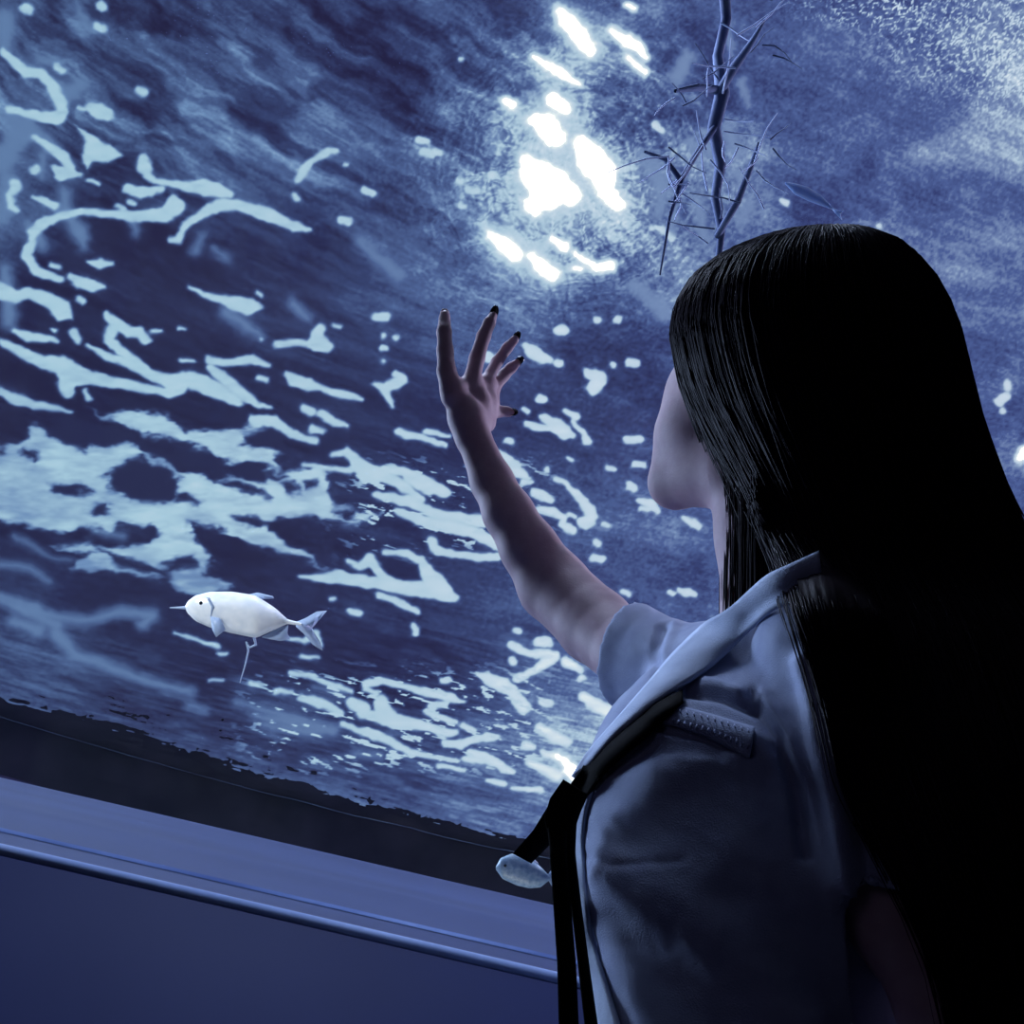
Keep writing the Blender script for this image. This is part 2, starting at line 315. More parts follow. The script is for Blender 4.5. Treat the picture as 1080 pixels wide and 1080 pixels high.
    for s in parse("676 163 5 690 178 9 700 200 8 694 225 5|765 16 4 772 58 2.5|783 86 6 789 112 3|768 138 7 778 160 6|778 184 5 783 190 3|728 150 5 735 165 4|737 215 5 742 250 5|708 240 6 712 225 4|790 215 4 782 232 5|726 60 8 715 80 9|745 140 4 748 160 5|668 300 6 700 330 8"): st_(s, .52, 2.4)
    for s in HOT: st_(s, .84, 9, 60) if max(a[2] for a in s) > 7 else None  # soft halo painted round the larger highlights
    for s in HOT: st_(s, 1.0, 1.6)
    # ragged little chips of brightness around the patches
    chip = fbm(px / 13 + 2.2 * fbm(px / 40, py / 40, 0), (py - .3 * px) / 4.2, 7, 3)
    ok = np.clip((px - 330) / 60, 0, 1) * np.clip((600 - px) / 40, 0, 1) * (np.clip((py - 470) / 30, 0, 1) * np.clip((600 - py) / 30, 0, 1)) \
        + np.clip((px - 230) / 60, 0, 1) * np.clip((600 - px) / 40, 0, 1) * np.clip((py - 690) / 30, 0, 1) * np.clip((830 - py) / 30, 0, 1)
    k = 1 / (1 + np.exp(-(chip - .66) / .008)) * np.clip(ok, 0, 1)
    T = T * (1 - k) + .7 * k
    return np.clip(T, 0, 1)

def build_water():
    NA, NE = 1180, 1080
    az = np.radians(np.linspace(-62, 62, NA)); el = np.radians(np.linspace(9.9, 76, NE))
    A, E = np.meshgrid(az, el)
    Hh = WZ - EYE[2]
    Dh = Hh / np.tan(E)
    X = EYE[0] + Dh * np.sin(A); Y = EYE[1] + Dh * np.cos(A)
    Z = np.full_like(X, WZ)
    Vv = np.stack([X, Y, Z], -1) - EYE
    c = Vv @ CAM
    ok = c[..., 2] > .05
    px = np.where(ok, 540 + c[..., 0] / np.where(ok, c[..., 2], 1) * FOC, 9999)
    py = np.where(ok, 540 - c[..., 1] / np.where(ok, c[..., 2], 1) * FOC, -9999)
    # past the view the same painted tone simply goes on
    fx = np.abs((px + 200) % 2960 - 1480) if False else np.clip(px, -260, 1340); fy = np.clip(py, -260, 1200)
    T = painted_tone(fx.ravel(), fy.ravel()).reshape(px.shape)
    rho = np.radians(8 + 70.5 * T)
    sidew = np.clip((px - 430) / 500, -.6, 1.0) * .55 - .05
    az_r = A * .25 + sidew
    R = np.stack([np.cos(rho) * np.sin(az_r), np.cos(rho) * np.cos(az_r), -np.sin(rho)], -1)
    D = Vv / np.linalg.norm(Vv, axis=-1, keepdims=True)
    N = R - D; N /= np.linalg.norm(N, axis=-1, keepdims=True)  # normals solved from the eye so each facet shows its painted tone
    idx = np.arange(NA * NE).reshape(NE, NA)
    f = np.stack([idx[:-1, :-1], idx[:-1, 1:], idx[1:, 1:], idx[1:, :-1]], -1).reshape(-1, 4)
    me = mesh_from('water_surface', np.stack([X, Y, Z], -1).reshape(-1, 3), f)
    at = me.attributes.new('tone_normal', 'FLOAT_VECTOR', 'POINT')
    at.data.foreach_set('vector', N.astype(np.float32).ravel())
    M = bpy.data.materials.new('rippled_water'); M.use_nodes = True
    t = NT(M.node_tree)
    a = t.n('ShaderNodeAttribute', attribute_name='tone_normal')
    g = t.n('ShaderNodeBsdfGlossy'); g.inputs['Roughness'].default_value = .03
    g.inputs['Color'].default_value = (1, 1, 1, 1)
    t.l(a.outputs['Vector'], g.inputs['Normal'])
    o = t.n('ShaderNodeOutputMaterial'); t.l(g.outputs[0], o.inputs[0])
    return link('water_surface', me, M)
water = build_water()
tag(water, 'rippling water surface seen from below, broken into bright patches', 'water surface')

# ------------------------------------------------------------------ THE WINDOW AND THE TANK EDGE
PY = 0.985                                      # the acrylic pane stands in the plane y = PY
SILL = 1.05 + PY * math.tan(math.radians(4.37))
def box_mesh(name, x0, x1, y0, y1, z0, z1):
    v = [(x, y, z) for x in (x0, x1) for y in (y0, y1) for z in (z0, z1)]
    f = [(0, 1, 3, 2), (4, 6, 7, 5), (0, 4, 5, 1), (2, 3, 7, 6), (0, 2, 6, 4), (1, 5, 7, 3)]
    return mesh_from(name, v, f, False)
def struct(name, me, M): return tag(link(name, me, M), kind='structure')
def extrude_profile(name, prof, x0, x1, n=60, bow=0.0, smooth=True):
    xs = np.linspace(x0, x1, n); v = []; k = len(prof)
    for x in xs:
        for (y, z) in prof: v.append((x, y + bow * x * x, z))
    f = [(i * k + j, i * k + j + 1, (i + 1) * k + j + 1, (i + 1) * k + j) for i in range(n - 1) for j in range(k - 1)]
    return mesh_from(name, v, f, smooth)

M_wall = noisy(mat('painted_wall', lin(60, 66, 110), .7, .3), 3.0, lin(52, 62, 118), lin(64, 74, 132), .3)
M_dark = noisy(mat('dark_paint', lin(30, 30, 40), .8, .2), 2.0, lin(24, 24, 34), lin(36, 36, 48), .2)
M_floor = noisy(mat('hall_floor', lin(34, 34, 42), .5, .3), 4.0, lin(28, 28, 36), lin(42, 42, 52), .2)
M_kerb = noisy(mat('pale_kerb', lin(120, 140, 180), .6, .3), 5.0, lin(28, 46, 94), lin(42, 61, 112), .5, stretch=(.4, 2, 2))
M_bead = noisy(mat('bead_silicone', lin(190, 205, 225), .9, .05), 30.0, lin(120, 142, 188), lin(150, 170, 210), .3, stretch=(.15, 1, 1))
struct('wall_front', box_mesh('wall_front', -4, 4, PY - .004, PY + .05, 0, SILL), M_wall)
struct('floor', box_mesh('floor', -4, 4, -3, PY, -.08, 0), M_floor)
struct('ceiling', box_mesh('ceiling', -4, 4, -3, PY - .004, 3.42, 3.5), M_dark)
struct('wall_back', box_mesh('wall_back', -4, 4, -3.08, -3, 0, 3.42), M_dark)
struct('wall_left', box_mesh('wall_left', -4.08, -4, -3, PY, 0, 3.42), M_dark)
struct('wall_right', box_mesh('wall_right', 4, 4.08, -3, PY, 0, 3.42), M_dark)
# rounded bead along the foot of the window, standing a little proud of the wall
prof = [(PY - .004, SILL - .002), (PY - .012, SILL - .001), (PY - .001, SILL + .0075), (PY + .02, SILL + .010)]
struct('trim_1', extrude_profile('trim_1', prof, -4, 4, 240, smooth=False), M_bead)
# sloping kerb inside the tank, with a raised ledge line
kp = []
for y in np.linspace(PY + .02, 1.50, 40):
    e = np.interp(y, [PY, 1.06, 1.22, 1.50], [4.6, 5.45, 6.75, 7.95])
    kp.append((y, 1.05 + y * math.tan(math.radians(e))))
kp += [(1.52, kp[-1][1] - .01), (1.52, 1.0)]
struct('trim_2', extrude_profile('trim_2', kp, -6, 6, 200), M_kerb)
lp = [(kp[4][0] - .004, kp[4][1] - .0006), (kp[4][0] + .002, kp[4][1] + .0034), (kp[4][0] + .010, kp[4][1] + .003)]
struct('trim_3', extrude_profile('trim_3', lp, -4, 4, 120), noisy(mat('kerb_edge', lin(80, 100, 150), .9, .05), 9.0, lin(52, 72, 126), lin(110, 132, 180), .2, stretch=(.6, 1, 1)))
# far side of the tank: a dark ragged rock wall below the waterline
def far_wall():
    nx, nz = 260, 30; v = []
    for i in range(nx):
        x = -22 + 44 * i / (nx - 1)
        for j in range(nz):
            z = 2.72 + j / (nz - 1) * (WZ - 2.7225)
            top = float(fbm(np.array(x * 1.3), np.array(z * 1.1), 2, 4)) - .5
            a_ = math.radians(-75 + 150 * i / (nx - 1)); rr = 12.70 - .5 * max(0, top); v.append((rr * math.sin(a_), rr * math.cos(a_), z))
    f = [(i * nz + j, i * nz + j + 1, (i + 1) * nz + j + 1, (i + 1) * nz + j) for i in range(nx - 1) for j in range(nz - 1)]
    return mesh_from('wall_far', v, f)
struct('wall_far', far_wall(), noisy(mat('wet_rock', lin(38, 38, 58), .8, .2), 1.5, lin(54, 54, 92), lin(84, 82, 120), .5))
# acrylic pane
def pane():
    M = bpy.data.materials.new('acrylic'); M.use_nodes = True; t = NT(M.node_tree)
    tr = t.n('ShaderNodeBsdfTransparent'); tr.inputs[0].default_value = (.97, .985, 1, 1)
    gl = t.n('ShaderNodeBsdfGlossy'); gl.inputs['Roughness'].default_value = .08
    gl.inputs[0].default_value = (.5, .55, .7, 1)
    mxs = t.n('ShaderNodeMixShader'); mxs.inputs[0].default_value = .02
    t.l(tr.outputs[0], mxs.inputs[1]); t.l(gl.outputs[0], mxs.inputs[2])
    o = t.n('ShaderNodeOutputMaterial'); t.l(mxs.outputs[0], o.inputs[0])
    return struct('window_1', box_mesh('window_1', -4, 4, PY, PY + .012, SILL + .01, 3.40), M)
pane()

# ------------------------------------------------------------------ SOLID MODELLING (distance fields -> mesh)
def smin(a, b, k):
    h = np.clip(.5 + .5 * (b - a) / k, 0, 1)
    return b * (1 - h) + a * h - k * h * (1 - h)
def f_cone(p, a, b, ra, rb):
    ab = b - a; u = np.clip(((p - a) @ ab) / (ab @ ab), 0, 1)
    return np.linalg.norm(p - a - u[..., None] * ab, axis=-1) - (ra + u * (rb - ra))
def f_ell(p, c, R, r):
    q = (p - c) @ R.T                       # R rows: local axes
    k0 = np.linalg.norm(q / r, axis=-1); k1 = np.linalg.norm(q / (np.array(r) ** 2), axis=-1)
    return k0 * (k0 - 1) / np.maximum(k1, 1e-6)
class Field:
    """a smooth union of round cones and ellipsoids sampled on a regular grid"""
    def __init__(s, lo, hi, h):
        s.lo = np.array(lo, float); s.h = h
        s.n = np.ceil((np.array(hi) - s.lo) / h).astype(int) + 1
        s.F = np.full(s.n, .05, np.float32)
    def _sub(s, lo, hi):
        a = np.clip(np.floor((lo - s.lo) / s.h).astype(int), 0, s.n - 1); b = np.clip(np.ceil((hi - s.lo) / s.h).astype(int) + 1, 1, s.n)
        if (b <= a).any(): return None, None
        g = np.stack(np.meshgrid(*[s.lo[i] + s.h * np.arange(a[i], b[i]) for i in range(3)], indexing='ij'), -1)
        return tuple(slice(a[i], b[i]) for i in range(3)), g
    def add(s, fn, lo, hi, k=.01, sub=False, clip=None):
        pad = k + .03
        sl, g = s._sub(np.array(lo) - pad, np.array(hi) + pad)
        if sl is None: return
        d = fn(g)
        if clip is not None: d = np.maximum(d, clip(g))
        if sub: s.F[sl] = -smin(-s.F[sl], d, k)
        else: s.F[sl] = smin(s.F[sl], d, k)
    def cone(s, A, B, k=.01, sub=False, clip=None):
        a, ra = Q(*A[:3]), A[3] * A[2] / FOC; b, rb = Q(*B[:3]), B[3] * B[2] / FOC
        r = max(ra, rb)
        s.add(lambda g: f_cone(g, a, b, ra, rb), np.minimum(a, b) - r, np.maximum(a, b) + r, k, sub, clip)
    def chain(s, pts, k=.01, kj=None, **kw):
        for A, B in zip(pts[:-1], pts[1:]): s.cone(A, B, k, **kw)
    def ell(s, c, R, r, k=.01, sub=False):
        m = max(r); s.add(lambda g: f_ell(g, c, R, r), c - m, c + m, k, sub)
    def mesh(s, F=None):
        F = s.F if F is None else F
        ins = F < 0; nx, ny, nz = F.shape
        c = [ins[i:nx - 1 + i, j:ny - 1 + j, k:nz - 1 + k] for i in (0, 1) for j in (0, 1) for k in (0, 1)]
        sm = sum(a.astype(np.int8) for a in c); cell = (sm > 0) & (sm < 8)
        ci = np.argwhere(cell); idx = np.full(cell.shape, -1, np.int64); idx[tuple(ci.T)] = np.arange(len(ci))
        acc = np.zeros((len(ci), 3)); cnt = np.zeros(len(ci))
        for ax in range(3):
            for o1 in (0, 1):
                for o2 in (0, 1):
                    off = [0, 0, 0]; oth = [i for i in range(3) if i != ax]; off[oth[0]] = o1; off[oth[1]] = o2
                    p0 = ci + off; p1 = p0.copy(); p1[:, ax] += 1
                    f0 = F[tuple(p0.T)]; f1 = F[tuple(p1.T)]; cr = (f0 < 0) != (f1 < 0)
                    tt_ = np.where(cr, f0 / np.where(f0 == f1, 1, f0 - f1), 0)
                    pt = p0.astype(float); pt[:, ax] += tt_
                    acc += pt * cr[:, None]; cnt += cr
        v = acc / cnt[:, None] * s.h + s.lo
        faces = []
        for ax in range(3):
            o = [i for i in range(3) if i != ax]
            sl0 = [slice(None)] * 3; sl1 = [slice(None)] * 3; sl0[ax] = slice(0, -1); sl1[ax] = slice(1, None)
            a = ins[tuple(sl0)]; b = ins[tuple(sl1)]
            e = np.argwhere(a != b); e = e[(e[:, o[0]] > 0) & (e[:, o[1]] > 0) & (e[:, o[0]] < F.shape[o[0]] - 1) & (e[:, o[1]] < F.shape[o[1]] - 1)]
            flip = ins[tuple(e.T)]
            q = []
            for d0, d1 in ((1, 1), (0, 1), (0, 0), (1, 0)):
                t_ = e.copy(); t_[:, o[0]] -= d0; t_[:, o[1]] -= d1; q.append(idx[tuple(t_.T)])
            q = np.stack(q, -1)
            if ax == 1: flip = ~flip
            q = np.where(flip[:, None], q, q[:, ::-1]); faces.append(q)
        return v, np.concatenate(faces)
def relax(v, f, it=2, w=.5):
    e = np.concatenate([f[:, [i, (i + 1) % 4]] for i in range(4)])
    for _ in range(it):
        acc = np.zeros_like(v); cnt = np.zeros(len(v))
        for a, b in ((0, 1), (1, 0)):
            for c_ in range(3): acc[:, c_] += np.bincount(e[:, a], v[e[:, b], c_], len(v))
            cnt += np.bincount(e[:, a], minlength=len(v))
        v = v * (1 - w) + w * acc / np.maximum(cnt, 1)[:, None]
    return v
def vnormals(v, f):
    n = np.cross(v[f[:, 2]] - v[f[:, 0]], v[f[:, 3]] - v[f[:, 1]])
    N = np.zeros_like(v)
    for c_ in range(3):
        for i in range(4): N[:, c_] += np.bincount(f[:, i], n[:, c_], len(v))
    return N / np.maximum(np.linalg.norm(N, axis=1, keepdims=True), 1e-12)

ZC = CAM.T @ np.array((0, 0, 1.0))              # world up in viewer axes
def unit(a): return np.asarray(a, float) / np.linalg.norm(a)
# head frame: facing away to the left, chin slightly raised
HF = unit((-.44, .16, .88)); HU = unit(np.array((.10, .93, .30)) - HF * (HF @ np.array((.10, .93, .30)))); HL = np.cross(HU, HF)
HR = np.stack([HF, HL, HU])
HO = Q(808, 398, .855)
def H(f, l, u): return HO + HF * f + HL * l + HU * u

M_skin = mat('skin', lin(182, 158, 170), .6, .2, Subsurface_Weight=.08, Subsurface_Scale=.01)
noisy(M_skin, 60, lin(172, 146, 158), lin(186, 162, 172), .12, bump_scale=500)
M_shirt = noisy(mat('shirt_cotton', lin(150, 160, 190), .85, .15), 40, lin(142, 152, 184), lin(160, 170, 198), .35, bump_scale=900)
M_black = mat('black_ribbon', lin(12, 11, 14), .85, .04)
M_hair = mat('dark_hair', lin(30, 20, 32), .55, .09)
M_trouser = mat('dark_cloth', lin(24, 24, 32), .8, .2)
M_nail = mat('nail_polish', lin(18, 14, 18), .12, .6)

person = bpy.data.objects.new('person', None); col.objects.link(person)
foot_spot = P(751, 1547, .506); person.location = (foot_spot[0], foot_spot[1], 0)
bpy.context.view_layer.update()
tag(person, 'long-haired person in a pale short-sleeved shirt raising one hand to the tank window', 'person')

def build_body():
    parts = []
    # raised arm and hand, finely sampled
    pts = [Q(*p) for p in ((430, 300, 1.22), (430, 300, .8), (780, 800, .78), (780, 300, 1.1), (440, 760, 1.1))]
    A = Field((-.125, -.22, .76), (.20, .235, 1.235), .0019)
    A.chain([(742, 730, .82, 46), (704, 712, .865, 38), (668, 692, .912, 39), (628, 660, .975, 39), (584, 618, 1.03, 37)], .008)
    A.chain([(584, 618, 1.03, 37), (558, 578, 1.045, 30), (536, 541, 1.06, 26), (519, 508, 1.08, 22), (498, 458, 1.10, 17.5)], .008)
    # palm
    A.chain([(498, 460, 1.10, 18), (492, 440, 1.105, 19), (480, 414, 1.105, 12)], .008)
    A.chain([(505, 452, 1.115, 13), (503, 425, 1.125, 14), (499, 404, 1.125, 10)], .008)
    A.chain([(510, 446, 1.13, 11), (512, 425, 1.14, 11.5), (513, 404, 1.145, 8.5)], .008)
    A.chain([(513, 446, 1.14, 10), (516, 426, 1.155, 9.5), (521, 410, 1.16, 7)], .007)
    A.cone((478, 410, 1.105, 12), (516, 405, 1.15, 7.5), .008)
    # fingers (each its own bent chain rooted in the palm)
    A.chain([(478, 418, 1.10, 13.5), (471, 392, 1.105, 10), (469.5, 370, 1.115, 8.6), (468.5, 350, 1.125, 7.6), (469, 333, 1.14, 6.0)], .004)
    A.chain([(497, 404, 1.12, 9.5), (503, 378, 1.135, 8.2), (510, 355, 1.145, 7.4), (516, 341, 1.15, 6.4), (520, 333, 1.155, 4.8)], .0035)
    A.chain([(513, 402, 1.145, 7), (524, 382, 1.165, 6.3), (535, 367, 1.17, 5.8), (543, 358, 1.165, 4.8)], .003)
    A.chain([(521, 408, 1.16, 7), (531, 396, 1.175, 6.6), (539, 388, 1.178, 5.8), (545, 383, 1.172, 4.6)], .003)
    A.chain([(515, 436, 1.15, 9), (526, 434, 1.165, 6), (534, 434, 1.17, 5.2), (539.5, 435, 1.168, 4.2)], .004)
    v, f = A.mesh(); v = relax(v, f, 3, .5); parts.append((v, f))
    # head, neck, trunk and hanging arm
    B = Field((.04, -.52, .44), (.40, .27, 1.02), .0032)
    B.ell(H(-.004, 0, .022), HR, (.088, .070, .080), .02)
    B.cone((758, 446, .885, 58), (768, 474, .88, 58), .02)
    B.cone((764, 414, .90, 44), (743, 465, .90, 50), .02)
    B.cone((711, 509, .90, 25), (772, 498, .845, 36), .016)
    B.cone((730, 470, .905, 34), (714, 506, .905, 24), .016)
    B.cone((742, 514, .93, 16), (712, 512, .905, 20), .012)
    B.chain([(806, 480, .85, 56), (812, 560, .82, 53), (818, 650, .79, 58)], .018)
    # face on the far side: brow, nose, lips, chin, ears
    B.ell(H(.066, 0, .03), HR, (.020, .034, .012), .012)
    B.cone((0, 0, 1, 0), (0, 0, 1, 0), .001) if False else None
    for a, b, ra, rb, k in ((H(.090, 0, .012), H(.104, 0, -.026), .007, .010, .010), (H(.098, .010, -.030), H(.098, -.010, -.030), .006, .006, .006),
                            (H(.092, .018, -.052), H(.092, -.018, -.052), .006, .006, .006), (H(.091, .016, -.060), H(.091, -.016, -.060), .006, .006, .006),
                            (H(.078, .012, -.085), H(.078, -.012, -.085), .014, .014, .012), (H(.066, .024, -.02), H(.066, -.014, -.02), .026, .026, .02),
                            (H(-.015, .054, .01), H(-.022, .054, -.03), .010, .008, .006), (H(-.015, -.060, .01), H(-.022, -.060, -.03), .010, .008, .006)):
        r = max(ra, rb)
        B.add(lambda g, a=a, b=b, ra=ra, rb=rb: f_cone(g, a, b, ra, rb), np.minimum(a, b) - r, np.maximum(a, b) + r, k)
    for s_ in (1, -1): B.ell(H(.083, s_ * .026 + .004, .008), HR, (.008, .011, .006), .004)
    B.cone((745, 722, .82, 34), (868, 700, .70, 38), .02)
    B.chain([(768, 780, .77, 70), (775, 900, .70, 80), (770, 1060, .65, 84), (755, 1380, .56, 105)], .04)
    B.chain([(874, 712, .685, 42), (905, 840, .64, 44), (945, 970, .60, 44), (1003, 1080, .57, 43), (1080, 1240, .54, 34)], .02)
    v2, f2 = B.mesh(); v2 = relax(v2, f2, 3, .5)
    parts.append((v2, f2))
    # legs, coarse, out of the frame but there
    hip = Q(751, 1547, .506)
    Cw = lambda x, y, z: CAM.T @ (np.array((x, y, z)) - EYE)
    hw = to_world(hip[None])[0]
    L = Field(np.array((-.45, -1.45, -.45)), np.array((.45, -.20, .75)), .012); SH = Field(np.array((-.45, -1.45, -.45)), np.array((.45, -.20, .75)), .010)
    sx = unit((CAM @ HL)[:2])
    for s_ in (1, -1):
        hx, hy_ = hw[0] + s_ * .075 * sx[0], hw[1] + s_ * .075 * sx[1]
        seq = [(hx, hy_, hw[2], .10), (hx, hy_, .50, .075), (hx, hy_, .30, .068), (hx, hy_, .09, .062)]
        for (x1, y1, z1, r1), (x2, y2, z2, r2) in zip(seq[:-1], seq[1:]):
            a = Cw(x1, y1, z1); b = Cw(x2, y2, z2)
            L.add(lambda g, a=a, b=b, r1=r1, r2=r2: f_cone(g, a, b, r1, r2), np.minimum(a, b) - .12, np.maximum(a, b) + .12, .03)
        fd = unit((CAM @ HF)[:2]); a = Cw(hx, hy_, .043); b = Cw(hx + fd[0] * .16, hy_ + fd[1] * .16, .036)
        SH.add(lambda g, a=a, b=b: f_cone(g, a, b, .043, .034), np.minimum(a, b) - .05, np.maximum(a, b) + .05, .02)
    v3, f3 = L.mesh(); link('trousers', mesh_from('trousers', to_world(relax(v3, f3, 2)), f3), M_trouser, person)
    v3, f3 = SH.mesh(); link('shoes', mesh_from('shoes', to_world(relax(v3, f3, 1)), f3), M_trouser, person)
    V = []; Fc = []; o = 0
    for v, f in parts: V.append(v); Fc.append(f + o); o += len(v)
    me = mesh_from('body', to_world(np.concatenate(V)), np.concatenate(Fc))
    return link('body', me, M_skin, person)
body = build_body()

# nails: dark, pointed, on the far face of each finger tip
def nail(px, py, d, dx, dy, dd, L=9, W=4.2):
    c = Q(px, py, d); t_ = unit(np.array((dx, -dy, dd))); n = unit(np.array((0, 0, 1.0)) - t_ * t_[2]); b = np.cross(t_, n)
    L = L * d / FOC; W = W * d / FOC; v = []; f = []; n1, n2 = 8, 6
    for i in range(n1 + 1):
        u = i / n1; ww = W * (1 - max(0, u - .45) ** 2 * 2.6)
        for j in range(n2 + 1):
            s_ = j / n2 * 2 - 1
            v.append(c + t_ * L * (u - .35) + b * ww * s_ + n * (W * .35 * (1 - s_ * s_)))
    f = [(i * (n2 + 1) + j, i * (n2 + 1) + j + 1, (i + 1) * (n2 + 1) + j + 1, (i + 1) * (n2 + 1) + j) for i in range(n1) for j in range(n2)]
    o = link('fingernail', mesh_from('fingernail', to_world(np.array(v)), f), M_nail, person)
    so = o.modifiers.new('t', 'SOLIDIFY'); so.thickness = .0007
    return o
nail(469, 331, 1.146, -.02, -1, .15, 9, 4.6).data.materials[0] = mat('bare_nail', lin(215, 205, 215), .3, .5); nail(521, 330, 1.156, .3, -1, .1, 13, 4.2)
nail(544.5, 355.5, 1.164, .5, -.8, -.1, 10, 3.6); nail(547, 381, 1.17, .7, -.6, -.1, 10, 3.6); nail(541, 434.5, 1.165, 1, .05, -.1, 8, 3.4)

# ------------------------------------------------------------------ SHIRT
def build_shirt():
    S = Field((.02, -.47, .42), (.40, .02, .97), .0028)
    def shape(F, cut):
        # far sleeve, opening to the left
        b = Q(664, 694, .915); ax = unit(b - Q(748, 726, .82)); ax = unit(ax + np.array((-.55, 0, 0)))
        cl = (lambda g: (g - b) @ ax) if cut else None
        F.chain([(752, 722, .82, 56), (668, 694, .912, 52), (636, 668, .955, 52)], .012, clip=cl)
        # near sleeve, hanging down
        b2 = Q(916, 942, .60); ax2 = unit(b2 - Q(872, 700, .66)); tilt = unit(ax2 + np.array((-.30, -.1, 0)))
        cl2 = (lambda g: (g - b2) @ tilt) if cut else None
        F.chain([(868, 690, .69, 62), (896, 800, .65, 66), (948, 1030, .58, 74)], .02, clip=cl2)
        F.cone((760, 712, .81, 50), (872, 668, .71, 58), .03)
        F.chain([(762, 765, .77, 88), (752, 860, .715, 132), (766, 960, .67, 138), (778, 1090, .63, 142), (800, 1260, .57, 150)], .03)
        F.cone((712, 800, .76, 78), (715, 868, .745, 100), .03)
        F.chain([(830, 820, .70, 100), (818, 960, .66, 122), (812, 1090, .62, 110)], .03)
    shape(S, True)
    S.cone((806, 520, .85, 60), (818, 668, .78, 64), .004, sub=True)
    # hollow cuffs
    S.chain([(908, 860, .632, 50), (925, 940, .603, 53), (958, 1070, .57, 62)], .003, sub=True)
    S.chain([(700, 706, .87, 40), (664, 694, .915, 43.5), (636, 668, .955, 46)], .003, sub=True)
    v, f = S.mesh(); v = relax(v, f, 3, .5)
    # folds: ridges (+) and creases (-) pressed into the cloth
    N = vnormals(v, f)
    px = 540 + v[:, 0] / v[:, 2] * FOC; py = 540 - v[:, 1] / v[:, 2] * FOC
    facing = np.clip(-(N * (v / np.linalg.norm(v, axis=1, keepdims=True))).sum(1) * 3 + .6, 0, 1)
    h = np.zeros(len(v))
    for st, wd, amp in FOLDS:
        d = seg_dist(px, py, [(a, b, 0) for a, b in st]); h += amp * np.exp(-(d / wd) ** 2)
    h += (fbm((px * .8 + py * .6) / 75, (py * .8 - px * .6) / 40, 4, 4) - .5) * .004
    v = v + N * (h * facing)[:, None]
    return v, f
FOLDS = [([(800, 790), (750, 796), (700, 815), (668, 850)], 24, .004), ([(690, 764), (740, 778), (792, 797)], 4, -.005),
         ([(700, 750), (745, 760), (795, 780)], 7, .002), ([(640, 812), (690, 785), (760, 795)], 9, -.003),
 ([(722, 728), (760, 734), (792, 748)], 5, -.005), ([(745, 722), (790, 735)], 6, .004), ([(793, 735), (822, 780), (842, 840), (850, 900)], 7, -.008),
         ([(803, 735), (832, 780), (853, 840), (872, 910), (880, 950)], 7, .004), ([(650, 925), (720, 960), (800, 1020), (850, 1080)], 30, .006),
         ([(640, 990), (700, 1010), (760, 1080)], 26, -.004), ([(625, 960), (650, 1010), (700, 1080)], 16, .005), ([(612, 900), (650, 914), (720, 908)], 3, -.0008),
         ([(850, 700), (866, 780), (880, 840), (893, 930)], 12, .010), ([(905, 840), (925, 930)], 14, -.004), ([(905, 800), (915, 930)], 10, -.004),
         ([(699, 664), (691, 690), (694, 712)], 4.5, -.004), ([(712, 660), (702, 690)], 4, .003)]
sv, sf = build_shirt()
shirt = link('shirt', mesh_from('shirt', to_world(sv), sf), M_shirt, person)
from mathutils.bvhtree import BVHTree
TREE = BVHTree.FromPolygons([tuple(p) for p in sv], [tuple(q) for q in sf])
def surf(px, py, default, lift=.002):
    """depth of the shirt along one sight line"""
    r = unit(Q(px, py, 1.0)); hit = TREE.ray_cast(Vector((0, 0, 0)), Vector(r))
    return (hit[0][2] if hit[0] else default) - lift

def strip(name, up, lo, M, lift=.004, bulge=.004, n=60, cols=9, default=.80, parent=person, thick=.002, follow=True, dfix=None, wav=0):
    """a band of cloth between two edges, laid over the shirt"""
    def res(pts):
        p = np.array(pts, float); L = np.r_[0, np.cumsum(np.hypot(*np.diff(p[:, :2], axis=0).T))]; t_ = np.linspace(0, L[-1], n)
        q = np.stack([np.interp(t_, L, p[:, i]) for i in range(p.shape[1])], 1)
        k = np.array([1, 2, 3, 2, 1.]) / 9
        for i in range(2): 
            e = np.pad(q[:, i], 2, mode='reflect', reflect_type='odd'); q[:, i] = np.convolve(e, k, 'valid')
        return q
    U, Lw = res(up), res(lo); D = np.zeros((n, cols))
    PX = np.zeros((n, cols)); PYY = np.zeros((n, cols))
    for j in range(cols):
        s_ = j / (cols - 1); q = U * (1 - s_) + Lw * s_; PX[:, j] = q[:, 0]; PYY[:, j] = q[:, 1]
        for i in range(n):
            D[i, j] = surf(q[i, 0], q[i, 1], 9, lift) if follow else q[i, 2]
    if follow:
        bad = D > 5
        for i in range(n):
            g = ~bad[i]
            if g.any(): D[i, bad[i]] = D[i, g].mean() 
        rows = np.array([not (D[i] > 5).any() for i in range(n)]); ii = np.arange(n)
        for j in range(cols):
            D[:, j] = np.interp(ii, ii[rows], D[rows, j]) if rows.any() else default
        for _ in range(6):
            D[1:-1] = np.minimum(D[1:-1], (D[:-2] + D[2:]) / 2 + .0005) * .5 + .5 * (D[:-2] + D[1:-1] + D[2:]) / 3
            D[:, 1:-1] = (D[:, :-2] + D[:, 1:-1] + D[:, 2:]) / 3
    v = []
    for i in range(n):
        for j in range(cols):
            s_ = j / (cols - 1) * 2 - 1
            v.append(Q(PX[i, j], PYY[i, j], D[i, j] - bulge * (1 - s_ * s_) + wav * math.sin(i * .9 + j)))
    f = [(i * cols + j, (i + 1) * cols + j, (i + 1) * cols + j + 1, i * cols + j + 1) for i in range(n - 1) for j in range(cols - 1)]
    o = link(name, mesh_from(name, to_world(np.array(v)), f), M, parent)
    so = o.modifiers.new('t', 'SOLIDIFY'); so.thickness = thick; so.offset = 0
    return o
M_collar = noisy(mat('collar_cotton', lin(176, 188, 214), .85, .15), 60, lin(168, 180, 208), lin(186, 198, 222), .35, bump_scale=900)
